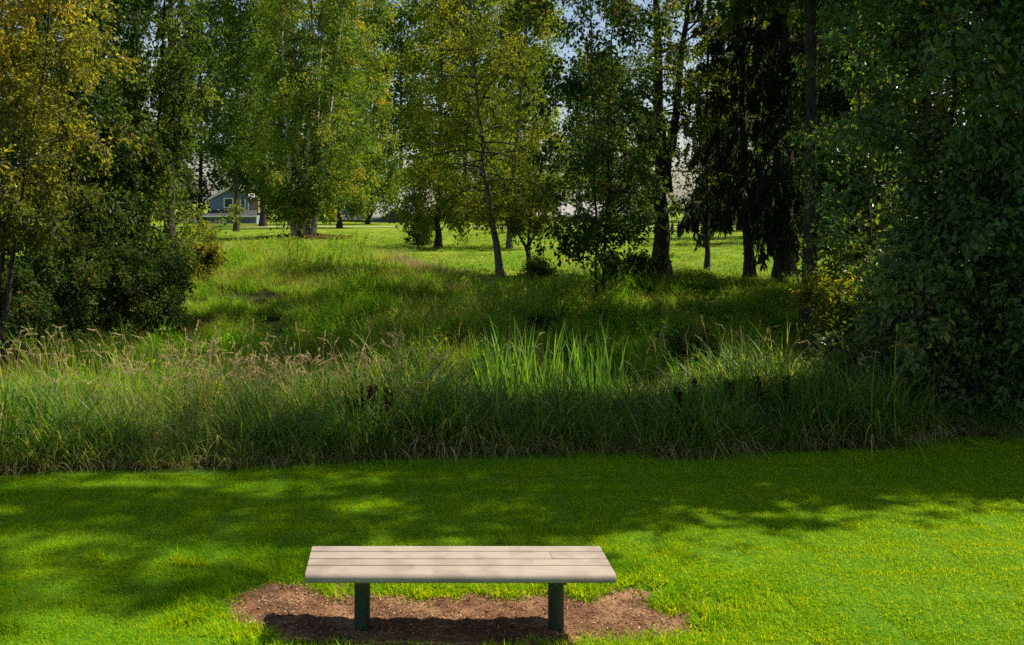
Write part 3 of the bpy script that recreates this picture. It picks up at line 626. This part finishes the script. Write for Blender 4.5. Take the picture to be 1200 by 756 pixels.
# --- left group
GL = 'left hand trees'
tree('golden_tree', 'olive and gold leaved tree at the left edge, turning for autumn', [stem([(-20, 430), (-15, 250), (-10, 60), (-30, -250)], 18.5), stem([(0, 430), (20, 250), (55, 60), (75, -150)], 18.8), stem([(-5, 430), (0, 250), (15, 60), (20, -200)], 19.2)], .055, M['bark'], M['lf_olive'], 5,
     crown=(.30, 1), n1=130, len1=(1.5, 1.5), el=(0, 45), curve1=-.45, n2=8, n3=6, l3=.4, lpt=9, leaf=.09, droop=.45, twigmat=M['twig'], hgrad=.7, group=GL)
tree('shade_tree', 'dark green tree with bare lower stems behind the golden tree', [stem([(98, 395), (104, 300), (108, 120), (112, -200)], 23), stem([(75, 395), (66, 320), (50, 140), (45, -120)], 23.3), stem([(85, 395), (88, 320), (85, 140), (80, -160)], 23.8)], .07, M['bark'], M['lf_dark'], 6,
     crown=(.22, 1), n1=130, len1=(1.9, 1.5), el=(-5, 45), curve1=-.5, n2=8, n3=6, l3=.5, lpt=8, leaf=.115, droop=.5, group=GL)
tree('shade_tree', 'dark green tree drooping low over the bushes, right of the bare stems', [stem([(122, 390), (145, 280), (160, 120), (165, -180)], 25), stem([(132, 390), (165, 290), (188, 120), (200, -150)], 25.4)], .08, M['bark'], M['lf_mid'], 7,
     crown=(.24, 1), n1=110, len1=(1.0, 1.3), el=(-5, 45), curve1=-.5, n2=8, n3=6, l3=.45, lpt=8, leaf=.115, hue=(0, .8), droop=.5, group=GL)
conifer('drooping_cedar', 'feathery light green cedar showing behind the left hand trees', stand(200, 52, 21), .3, M['bark'], M['cedar'], 8, crown=(.12, 1), n1=90, len1=(2.6, .6), el=(5, 20), curve1=-.8, n2=12, nl=24, needle=.24, hang=.7, group='conifers behind the left trees')
conifer('dark_fir', 'dark fir rising behind the left hand trees', stand(120, 60, 26), .35, M['bark'], M['needle'], 9, crown=(.1, 1), n1=80, len1=(4.2, .6), nl=20, needle=.32, group='conifers behind the left trees')

# --- middle distance
tree('birch_clump', 'many stemmed birch clump with pale bark rising from a leaf ring', [stem([(a0, 281), (a1, 230), (a2, 60), (a3, -230)], d_) for a0, a1, a2, a3, d_ in
     ((346, 341, 332, 312, 68.6), (351, 350, 346, 335, 69.4), (356, 358, 366, 362, 68.4), (361, 366, 376, 390, 69.2), (366, 373, 396, 430, 68.8))], .24, M['bark_birch'], M['lf_birch'], 10,
     crown=(.245, 1), n1=190, len1=(3.4, 3.2), el=(18, 50), curve1=-.6, n2=8, n3=6, l3=.9, lpt=8, leaf=.21, droop=.6, limb=M['bark'], group='birches')
tree('slender_birch', 'slender leaning birch with airy yellow green crown in the middle', [stem([(588, 331), (576, 255), (562, 150), (553, 30), (549, -170)], 30.2)], .12, M['bark_grey'], M['lf_lime'], 12,
     crown=(.24, 1), n1=92, len1=(2.1, 1.7), el=(8, 48), curve1=-.55, n2=8, n3=6, l3=.5, lpt=12, leaf=.09, droop=.6, limb=M['bark'], group='birches')
tree('young_tree', 'small forked young tree beside the leaning birch', [stem([(621, 322), (617, 290), (600, 262), (585, 225)], 31.5), stem([(622, 322), (618, 290), (622, 255), (628, 200)], 31.5), stem([(623, 322), (619, 288), (634, 262), (648, 230)], 31.6)], .07, M['bark'], M['lf_lime'], 13,
     crown=(.5, 1), n1=40, len1=(.9, .6), el=(15, 55), curve1=-.1, n2=6, n3=4, l3=.3, lpt=6, leaf=.085, group='small trees on the far lawn')
GF = 'trees on the far lawn'
tree('lawn_tree', 'leafy tree with short brown trunk right of the round bush', [stem([(513, 292), (515, 220), (518, 60), (520, -90)], 53)], .19, M['bark'], M['lf_lime'], 14,
     crown=(.19, 1), n1=96, len1=(2.6, 2.0), el=(0, 50), curve1=-.6, n2=8, n3=6, l3=.8, lpt=8, leaf=.17, hue=(0, .7), droop=.5, group=GF)
tree('lawn_tree', 'thin trunked tree seen just behind the leaning birch', [stem([(597, 294), (600, 220), (615, 60), (622, -90)], 52)], .15, M['bark_grey'], M['lf_lime'], 15,
     crown=(.26, 1), n1=80, len1=(2.3, 1.8), el=(0, 50), curve1=-.5, n2=7, n3=6, l3=.8, lpt=8, leaf=.17, droop=.5, group=GF)
tree('lawn_tree', 'thin dark trunked tree in front of the blue grey house', [stem([(277, 272), (277, 200), (281, 40), (284, -140)], 87)], .24, M['bark'], M['lf_mid'], 16,
     crown=(.36, 1), n1=110, len1=(3.4, 3.0), el=(5, 50), curve1=-.4, n2=8, n3=6, l3=1.2, lpt=7, leaf=.28, hue=(0, .7), group=GF)
tree('lawn_tree', 'dark trunked tree at the right end of the blue grey house', [stem([(308, 265), (308, 200), (310, 40), (312, -160)], 108)], .36, M['bark'], M['lf_dark'], 17,
     crown=(.25, 1), n1=100, len1=(3.8, 3.4), el=(5, 50), curve1=-.4, n2=8, n3=6, l3=1.4, lpt=7, leaf=.34, group=GF)
tree('lawn_tree', 'small dark trunked tree right of the birch clump', [stem([(398, 266), (398, 220), (400, 120), (402, 0)], 100)], .28, M['bark'], M['lf_mid'], 18,
     crown=(.16, 1), n1=70, len1=(3.6, 2.0), el=(5, 50), n2=7, n3=6, l3=1.2, lpt=7, leaf=.30, group=GF)
tree('lawn_tree', 'tree with a bent trunk before the grey shingle roof', [stem([(430, 258), (437, 245), (437, 200), (440, 0)], 122)], .30, M['bark'], M['lf_birch'], 19,
     crown=(.42, 1), n1=70, len1=(4.2, 2.8), el=(5, 50), n2=7, n3=6, l3=1.3, lpt=7, leaf=.34, group=GF)
tree('round_bush', 'round dark bush on the far lawn casting shade to its left', [stand(492, 57, 1.3)] + [stand(492 + q, 57 + e, 1.25, (q * .03, e)) for q, e in ((-7, .2), (7, -.2), (0, .5), (3, -.5))], .04, M['bark'], M['lf_dark'], 30,
     crown=(.05, 1), n1=60, len1=(.65, .45), el=(0, 70), n2=5, n3=4, l3=.25, lpt=8, leaf=.10, cat='bush', name2='foliage', group='bushes on the far lawn')

# --- dark trees on the crest to the right
GC = 'trees on the crest'
tree('overhanging_tree', 'dark leaved tree hanging low over the bank left of the forked trunk', [stem([(700, 338), (697, 170), (690, -30), (686, -400)], 26.0), stem([(706, 338), (714, 170), (718, -30), (722, -340)], 26.4)], .035, M['bark'], M['lf_dark'], 40,
     crown=(.12, 1), n1=130, len1=(1.8, 2.2), el=(0, 45), curve1=-.6, n2=7, n3=5, l3=.42, lpt=7, leaf=.12, droop=.5, up=.2, group=GC)  # upper crown, out of view, stretched and widened to shade the hollow
tree('forked_tree', 'big dark trunked tree forking into two upright stems', [stem([(776, 334), (774, 220), (770, 60), (766, -240)], 30.2), [px(778, 215, 30.25), px(790, 150, 30.3), px(806, 0, 30.5), px(815, -220, 30.6)]], (.27, .17), M['bark'], M['lf_lime'], 41,
     crown=(.36, 1), n1=70, len1=(2.2, 1.8), el=(5, 50), curve1=-.3, n2=7, n3=5, l3=.5, lpt=8, leaf=.11, sides=10, group=GC)
CF = dict(curve1=-.5, n2=13, nl=30, needle=.20, hang=1.1)
conifer('hanging_spruce', 'spruce with slim dark trunk and hanging branch sprays', stem([(879, 330), (872, 200), (868, 0), (866, -420)], 30.6), .17, M['bark'], M['needle'], 42, crown=(.20, 1), n1=105, len1=(2.2, .7), el=(0, 14), **CF)
conifer('hanging_spruce', 'thick trunked dark spruce at the right of the crest', stem([(920, 336), (921, 200), (922, 0), (924, -560)], 29.2), .32, M['bark'], M['needle'], 43, crown=(.17, 1), n1=115, len1=(2.5, .8), el=(0, 14), **CF)
conifer('hanging_spruce', 'spruce between the forked trunk and the slim spruce trunk', stem([(828, 326), (828, 200), (830, 0), (832, -300)], 33), .09, M['bark'], M['needle'], 44, crown=(.19, 1), n1=80, len1=(1.5, .6), el=(-2, 12), **CF)
tree('bank_tree', 'mid green tree filling the gap between spruces and right hand foliage', [stand(1030, 26, 13)], .10, M['bark'], M['lf_dark'], 45,
     crown=(.06, 1), n1=120, len1=(2.0, 1.6), el=(5, 50), n2=8, n3=6, l3=.5, lpt=8, leaf=.13, group=GC)

# --- tree line closing the view
far_specs = [(150, 150, 24), (235, 165, 33), (330, 160, 35), (410, 170, 36), (470, 150, 30), (545, 160, 35), (615, 150, 33), (690, 165, 25), (760, 160, 16), (840, 150, 18), (910, 140, 32), (985, 120, 28), (1060, 110, 27), (60, 140, 33), (870, 90, 21), (715, 84, 13), (940, 70, 18), (1010, 60, 17)]
where = ['above the left hand trees', 'behind the blue grey house', 'behind the birch clump, left', 'behind the birch clump, right', 'behind the grey shingle roof', 'behind the leaning birch, left', 'behind the leaning birch, right', 'left of the forked trunk',
         'behind the forked trunk', 'behind the slim spruce', 'behind the thick spruce', 'right of the thick spruce', 'behind the right hand foliage', 'at the far left behind the golden tree', 'close behind the slim spruce', 'behind the overhanging dark tree', 'close behind the thick spruce', 'close behind the bank tree']
for k, (a, d_, h) in enumerate(far_specs):
    tree('background_tree', 'tall background tree ' + where[k], [stand(a, d_, h)], .4, M['bark'], M[['lf_mid', 'lf_dark', 'lf_birch', 'lf_mid'][k % 4]], 60 + k,
         crown=(.04, 1), n1=90, len1=(h * .24, h * .12), el=(0, 55), n2=6, n3=5, l3=h * .06, lpt=6, leaf=.012 * h + .0010 * d_, asp=.75, group='background trees')

# --- bushes under the left trees and on the bank
def bush(label, x, d, w_, h, mat, seed, leaf=.08, n1=44, lpt=8, group='bushes under the left trees', name='bush'):
    rs = np.random.default_rng(seed); X = (x - CX) / F * d; st = []
    for k in range(5):
        xx = X + rs.normal(0, w_ * .22); yy = d + rs.normal(0, w_ * .15); z = float(terrain(xx, yy)); st.append([(xx, yy, z), (xx + rs.normal(0, .1), yy, z + h * .5), (xx + rs.normal(0, .3 * w_), yy + rs.normal(0, .2), z + h * rs.uniform(.8, 1.05))])
    return tree(name, label, st, .022, M['bark'], mat, seed, crown=(.08, 1), n1=n1, len1=(w_ * .38, w_ * .22), el=(0, 60), curve1=-.3, n2=6, n3=5, l3=.28, lpt=lpt, leaf=leaf, cat='bush', name2='foliage', group=group)
bush('dark bush in the far left corner under the golden tree', 15, 20, 2.0, 1.6, M['lf_dark'], 80)
bush('dark bush below the bare stems of the shade tree', 75, 21.5, 2.2, 1.7, M['lf_dark'], 81)
bush('dark bush in the shade right of the bare stems', 135, 22.0, 2.2, 1.7, M['lf_dark'], 82)
bush('dark bush at the right end of the shaded thicket', 182, 22.5, 1.7, 1.6, M['lf_dark'], 83)
bush('pale sunlit bush on the right shoulder of the thicket', 222, 28, 1.3, 1.1, M['lf_olive'], 84, leaf=.09)
bush('sunlit green scrub glimpsed between the bare stems', 60, 30, 4.5, 1.5, M['lf_lime'], 85, leaf=.10)
bush('sunlit green scrub behind the thicket, right of the bare stems', 140, 31, 4.5, 1.5, M['lf_lime'], 86, leaf=.10)
bush('low green bush at the foot of the forked trunk', 740, 28.6, 1.4, .8, M['lf_mid'], 87, leaf=.09, n1=30, group='bushes on the bank')
bush('dark low bush at the foot of the leaning birch', 628, 30.4, .9, .5, M['lf_mid'], 88, leaf=.08, n1=26, group='bushes on the bank')
bush('green bush under the right hand foliage beside the slim young tree', 1060, 14.2, 1.7, 1.5, M['lf_cotton'], 89, leaf=.085, group='bushes by the lawn')
bush('dark bush at the foot of the rightmost tree', 1165, 12.6, 1.5, 1.3, M['lf_cotton'], 90, leaf=.085, group='bushes by the lawn')
bush('dark low bush reaching the lawn edge under the right hand trees', 1135, 12.1, 1.7, 1.0, M['lf_cotton'], 93, leaf=.08, group='bushes by the lawn')
bush('dark low bush at the right edge of the picture by the lawn', 1205, 11.9, 1.6, 1.2, M['lf_cotton'], 94, leaf=.08, group='bushes by the lawn')
bush('tall yellow green bush glowing behind the slim young tree', 1018, 16.8, 2.0, 2.3, M['lf_lime'], 95, leaf=.085, n1=50, group='bushes by the lawn')
bush('bright backlit leafy bush left of the slim young tree', 985, 15.5, 1.6, 1.5, M['lf_lime'], 91, leaf=.075, group='bushes by the lawn')

# ------------------------------------------------------------------ plants in the tall grass
def iris(label, x, y, d, n, r, h, seed):
    rng = np.random.default_rng(seed); b = px(x, y, d); z = float(terrain(b[0], d))
    g = blades(rng, n, r, (h * .6, h), .030, .13, .25, segs=5); o = g.build('iris_clump', [M['g_iris']]); o.location = (b[0], d, z)
    tag(o, label, 'plant', 'iris clumps in the hollow')
iris('sword leaved iris clump, left of the three', 590, 400, 12.5, 46, .30, 1.22, 100)
iris('largest sword leaved iris clump in the middle of the bank', 626, 400, 12.6, 70, .36, 1.32, 101)
iris('sword leaved iris clump, right of the three', 695, 400, 12.7, 60, .40, 1.28, 102)
def dock(label, x, ytop, d, n, seed):
    rng = np.random.default_rng(seed); b = px(x, ytop, d); z = float(terrain(b[0], d)); h = b[2] - z
    root = empty('dock_plant', (b[0], d, z), label, 'plant', 'brown dock plants'); gs = Geo(); gc = Geo()
    P = paths(rng, rng.normal(0, .05, (n, 3)) * [1, 1, 0], np.column_stack([rng.normal(0, .10, n), rng.normal(0, .10, n), np.ones(n)]), h * rng.uniform(.75, 1, n), 6, wig=.03)
    tubes(gs, P, np.full((n, 6), .006) * np.linspace(1, .4, 6)[None], 4, 0)
    t = rng.uniform(.45, 1, (n, 120)); q, tg = at(P, t); q = q.reshape(-1, 3) + rng.normal(0, .014, (n * 120, 3))
    leaves(gc, rng, q, tg.reshape(-1, 3), .03, asp=.8, mat=0, prune=False)
    gs.build('stem', [M['dock']], root); gc.build('seed_cluster', [M['dock']], root)['kind'] = 'stuff'
for k, (a, b, d_, n, lb) in enumerate([(432, 448, 10.9, 4, 'dark brown dock stalks in the grass above the left bench post'), (418, 460, 10.7, 3, 'shorter brown dock stalks left of the dark pair'), (802, 440, 10.9, 4, 'brown dock stalks in the grass right of the iris clumps'),
        (912, 440, 11.4, 3, 'brown dock stalks below the sunlit patch'), (855, 428, 11.3, 2, 'single pale headed dock stalk beside the sunlit patch'), (455, 452, 10.8, 3, 'brown dock stalks right of the darkest pair')]):
    dock(lb, a, b, d_, n, 110 + k)
bush('small light leaved sapling standing out of the grass right of centre', 822, 16.5, .7, 1.05, M['lf_mid'], 120, leaf=.11, n1=14, lpt=5, group='saplings in the grass', name='sapling')
# leaf ring round the birch clump, fallen leaves on the far lawn
rng = np.random.default_rng(77); c = px(357, 281, 69); n = 5200
a = rng.uniform(0, 6.283, n); r = np.sqrt(rng.random(n)); x = c[0] + 3.1 * r * np.cos(a); y = 69 + 4.6 * r * np.sin(a)
g = Geo(); pos = on_ground(x, y, .02 + .35 * (1 - r) * rng.random(n)); ax = rng.normal(0, 1, (n, 3)) * [1, 1, .3]
leaves(g, rng, pos, ax, .20, asp=.7, mat=0, droop=0, spread=.2, up=.8, prune=False)
M['litter'] = leaf_mat('fallen_leaves', [(0, G(.07, .035, .015)), (.6, G(.20, .11, .05)), (1, G(.40, .26, .12))], trans=.1, rough=.9, spec=.1)
tag(g.build('leaf_litter', [M['litter']]), 'ring of fallen brown leaves round the birch clump', 'leaves', kind='stuff')
g = Geo(); n = 2600; y = 30 + 45 * rng.random(n) ** 1.5; x = rng.uniform(-.2, .38, n) * y; pos = on_ground(x, y, .07)
leaves(g, rng, pos, rng.normal(0, 1, (n, 3)) * [1, 1, .3], .11, asp=.7, mat=0, droop=0, spread=.2, up=1, prune=False)
n = 2500; x = rng.uniform(-9.5, -4, n); y = rng.uniform(17, 23, n); pos = on_ground(x, y, .05)
leaves(g, rng, pos, rng.normal(0, 1, (n, 3)) * [1, 1, .3], .09, asp=.7, mat=0, droop=0, spread=.2, up=1, prune=False)
tag(g.build('fallen_leaves', [M['litter']]), 'brown leaves fallen on the far lawn and under the left trees', 'leaves', kind='stuff')

# ------------------------------------------------------------------ houses beyond the lawn
M['siding'] = surf_mat('siding_blue_grey', G(.14, .19, .33), G(.175, .225, .37), scale=3, stretch=(.3, .3, 14), bump=.5, rough=.7)
M['siding_tan'] = surf_mat('siding_tan', G(.24, .17, .11), G(.29, .21, .14), scale=3, stretch=(.3, .3, 14), bump=.5, rough=.8)
M['trim'] = surf_mat('white_trim', G(.72, .72, .72), G(.8, .8, .8), scale=3, bump=.05, rough=.6)
M['shingle'] = surf_mat('roof_shingle', G(.20, .20, .205), G(.32, .32, .33), scale=2.5, stretch=(1, 3, 3), bump=.4, rough=.9)
M['shingle_dark'] = surf_mat('roof_shingle_dark', G(.028, .031, .04), G(.048, .053, .066), scale=2.5, bump=.4, rough=.9)
M['door'] = surf_mat('door_dark_red', G(.07, .022, .02), G(.10, .03, .026), scale=3, bump=.1, rough=.5)
M['brick'] = surf_mat('fence_red_brown', G(.26, .10, .06), G(.34, .15, .09), scale=3, bump=.2, rough=.8)
m, Nn, L = new_mat('window_glass'); p = Nn.new('ShaderNodeBsdfPrincipled'); p.inputs['Base Color'].default_value = (.015, .02, .025, 1); p.inputs['Roughness'].default_value = .08
o = Nn.new('ShaderNodeOutputMaterial'); L.new(p.outputs[0], o.inputs['Surface']); M['glass'] = m
D = 126.0
def hx(x): return (x - CX) / F * D
def hz(y): return CZ - (y - CY) / F * D
hr = empty('house', (hx(265), D, terrain(hx(265), D)), 'two storey blue grey house with white framed upper windows', 'house')
def part(name, mat, parent, fn):
    g = Geo(); fn(g); org = np.array(parent.matrix_world.translation) if False else None
    o = g.build(name, mat, parent, ORG[parent.name]); return o
ORG = {}
def child(name, mat, parent, g, root):
    o = g.build(name, mat, parent, tuple(root.location)); return o
def prism(g, poly, y0, y1):          # polygon in (x, z), extruded along y
    k = len(poly); v = [(a, y0, b) for a, b in poly] + [(a, y1, b) for a, b in poly]
    g.add(v, np.array([list(range(k))])); g.add(v, np.array([list(range(k, 2 * k))[::-1]]))
    g.add(v, np.array([(i, i + k, (i + 1) % k + k, (i + 1) % k) for i in range(k)])); return g
zb = float(terrain(hx(265), D)) - .5
g = Geo(); g.box(hx(240), hx(301), D, D + 9, zb, hz(253)); child('lower_wall', M['siding'], hr, g, hr)
g = Geo(); prism(g, [(hx(244), hz(250)), (hx(288.5), hz(250)), (hx(288.5), hz(230.5)), (hx(272), hz(218.5)), (hx(244), hz(232))], D + 1.6, D + 9.5); child('upper_wall', M['siding'], hr, g, hr)
g = Geo(); g.box(hx(288.6), hx(299.5), D + 2.4, D + 9, hz(250), hz(231)); child('side_wall', M['siding_tan'], hr, g, hr)
def slope(x0, z0, x1, z1, y0, y1, th=.16):
    g = Geo(); prism(g, [(x0, z0), (x1, z1), (x1, z1 + th), (x0, z0 + th)], y0, y1); return g
rf = child('roof', M['shingle'], hr, slope(hx(272), hz(217.5), hx(241), hz(233.5), D + 1.1, D + 10), hr)
rf2 = child('roof', M['shingle'], hr, slope(hx(272.05), hz(217.5), hx(292.5), hz(232.5), D + 1.1, D + 10), hr)
child('fascia', M['trim'], rf, slope(hx(272), hz(217.9) - .12, hx(241), hz(233.9) - .12, D + 1.02, D + 1.09, .2), hr)
child('fascia', M['trim'], rf2, slope(hx(272.05), hz(217.9) - .12, hx(292.5), hz(232.9) - .12, D + 1.02, D + 1.09, .2), hr)
g = Geo(); v = [(hx(236), D - .9, hz(253)), (hx(302.5), D - .9, hz(253)), (hx(299), D + 1.59, hz(246.5)), (hx(246), D + 1.59, hz(246.5)), (hx(236), D - .9, hz(253.6)), (hx(302.5), D - .9, hz(253.6))]
g.add(v, np.array([(0, 1, 2, 3), (4, 5, 1, 0)])); sk = child('porch_roof', M['shingle_dark'], hr, g, hr)
g = Geo(); g.box(hx(235.8), hx(302.7), D - .98, D - .91, hz(254.2), hz(252.6)); child('fascia', M['trim'], sk, g, hr)
def window(x0, x1, y0, y1, Y, cols, rows_):
    g = Geo(); fw = .13
    X0, X1, Z0, Z1 = hx(x0), hx(x1), hz(y1), hz(y0)
    g.box(X0, X1, Y - .07, Y - .005, Z0, Z0 + fw); g.box(X0, X1, Y - .07, Y - .005, Z1 - fw, Z1); g.box(X0, X0 + fw, Y - .068, Y - .006, Z0 + fw, Z1 - fw); g.box(X1 - fw, X1, Y - .068, Y - .006, Z0 + fw, Z1 - fw)
    wd = child('window', M['trim'], hr, g, hr)
    cw = (X1 - X0 - 2 * fw) / cols; ch = (Z1 - Z0 - 2 * fw) / rows_
    for i in range(cols):
        for j in range(rows_):
            g = Geo(); g.box(X0 + fw + i * cw + .02, X0 + fw + (i + 1) * cw - .02, Y - .03, Y - .008, Z0 + fw + j * ch + .02, Z0 + fw + (j + 1) * ch - .02); child('pane', M['glass'], wd, g, hr)
window(259.5, 271, 232, 244, D + 1.6, 2, 2); window(279, 285.5, 233.5, 244.5, D + 1.6, 2, 2)
window(252, 258.5, 259, 262.5, D, 2, 1); window(259.5, 266, 259, 262.5, D, 2, 1)
g = Geo(); g.box(hx(235.5), hx(242), D - .06, D - .002, zb + .4, hz(255)); child('door', M['door'], hr, g, hr)
g = Geo(); g.box(hx(216), hx(239.8), D + .8, D + 8, zb, hz(254.5)); child('entry_wall', M['siding'], hr, g, hr)
for a in (219, 228, 234): 
    g = Geo(); g.box(hx(a), hx(a + 1.2), D + .1, D + .22, zb, hz(254)); child('porch_post', M['trim'], hr, g, hr)
window(222, 227, 256, 263, D + .8, 1, 2)
g = Geo(); prism(g, [(hx(213), hz(254.6)), (hx(240), hz(254.6)), (hx(240), hz(251)), (hx(218), hz(251))], D, D + 8); child('entry_roof', M['shingle_dark'], hr, g, hr)
g = Geo(); g.box(hx(300.2), hx(301.6), D - .14, D - .003, zb, hz(254.3)); child('corner_board', M['trim'], hr, g, hr)
# neighbours that show only their roofs above the lawn
def roof_house(label, d, wall, ridge, eave, gable=None, wm='siding', rm='shingle'):
    fx = lambda x: (x - CX) / F * d
    fz = lambda y: CZ - (y - CY) / F * d
    x0, x1, yt, yb = ridge; e0, e1 = eave
    root = empty('house', (fx((e0 + e1) / 2), d, terrain(fx((e0 + e1) / 2), d)), label, 'house'); zb = float(terrain(fx(e0), d)) - .6
    g = Geo(); g.box(fx(e0 + 2), fx(e1 - 2), d + .5, d + 9.5, zb, fz(yb) + .02); child('wall', M[wm], root, g, root)
    g = Geo(); zr = fz(yt); ze = fz(yb)
    v = [(fx(e0), d, ze), (fx(e1), d, ze), (fx(x1), d + 5, zr), (fx(x0), d + 5, zr), (fx(e0), d + 10, ze), (fx(e1), d + 10, ze)]
    g.add(v, np.array([(0, 1, 2, 3), (5, 4, 3, 2)])); g.add(v, np.array([(1, 5, 2), (4, 0, 3)])); r = child('roof', M[rm], root, g, root)
    g = Geo(); g.box(fx(e0), fx(e1), d - .07, d - .01, ze - .2, ze - .02); child('fascia', M['trim'], r, g, root)
    if gable:
        a, b, t, y0 = gable; g = Geo(); prism(g, [(fx(a), fz(y0)), (fx(b), fz(y0)), (fx((a + b) / 2), fz(t))], d - 1.2, d + 3); child('gable', M['shingle_dark'], root, g, root)
    return root
roof_house('house with large light grey shingle roof beyond the bent trunk', 134, None, (436, 505, 219, 254), (434, 520), (446, 484, 241, 255.5))
roof_house('low house with small grey roof right of the birch clump', 140, None, (398, 412, 246, 256), (384, 425), wm='brick')
roof_house('house with pale grey roof behind the young forked tree', 136, None, (640, 668, 236, 252), (628, 690), wm='siding_tan')
roof_house('house with blue grey roof behind the overhanging dark tree', 142, None, (690, 745, 236, 253), (684, 760), (700, 722, 243, 254), rm='shingle')
roof_house('house glimpsed between the spruce trunks', 120, None, (835, 900, 236, 252), (825, 915), wm='siding_tan')
# footpath across the far lawn
M['path'] = surf_mat('path_concrete', G(.34, .32, .29), G(.42, .40, .36), scale=4, bump=.1, rough=.9)
v, f = sheet(np.arange(-60, 90, 3.0), np.array([104.0, 105.8]), lambda x, y: terrain(x, y) + .05)
g = Geo(); g.add(v, f, 0); tag(g.build('footpath', M['path']), kind='structure')
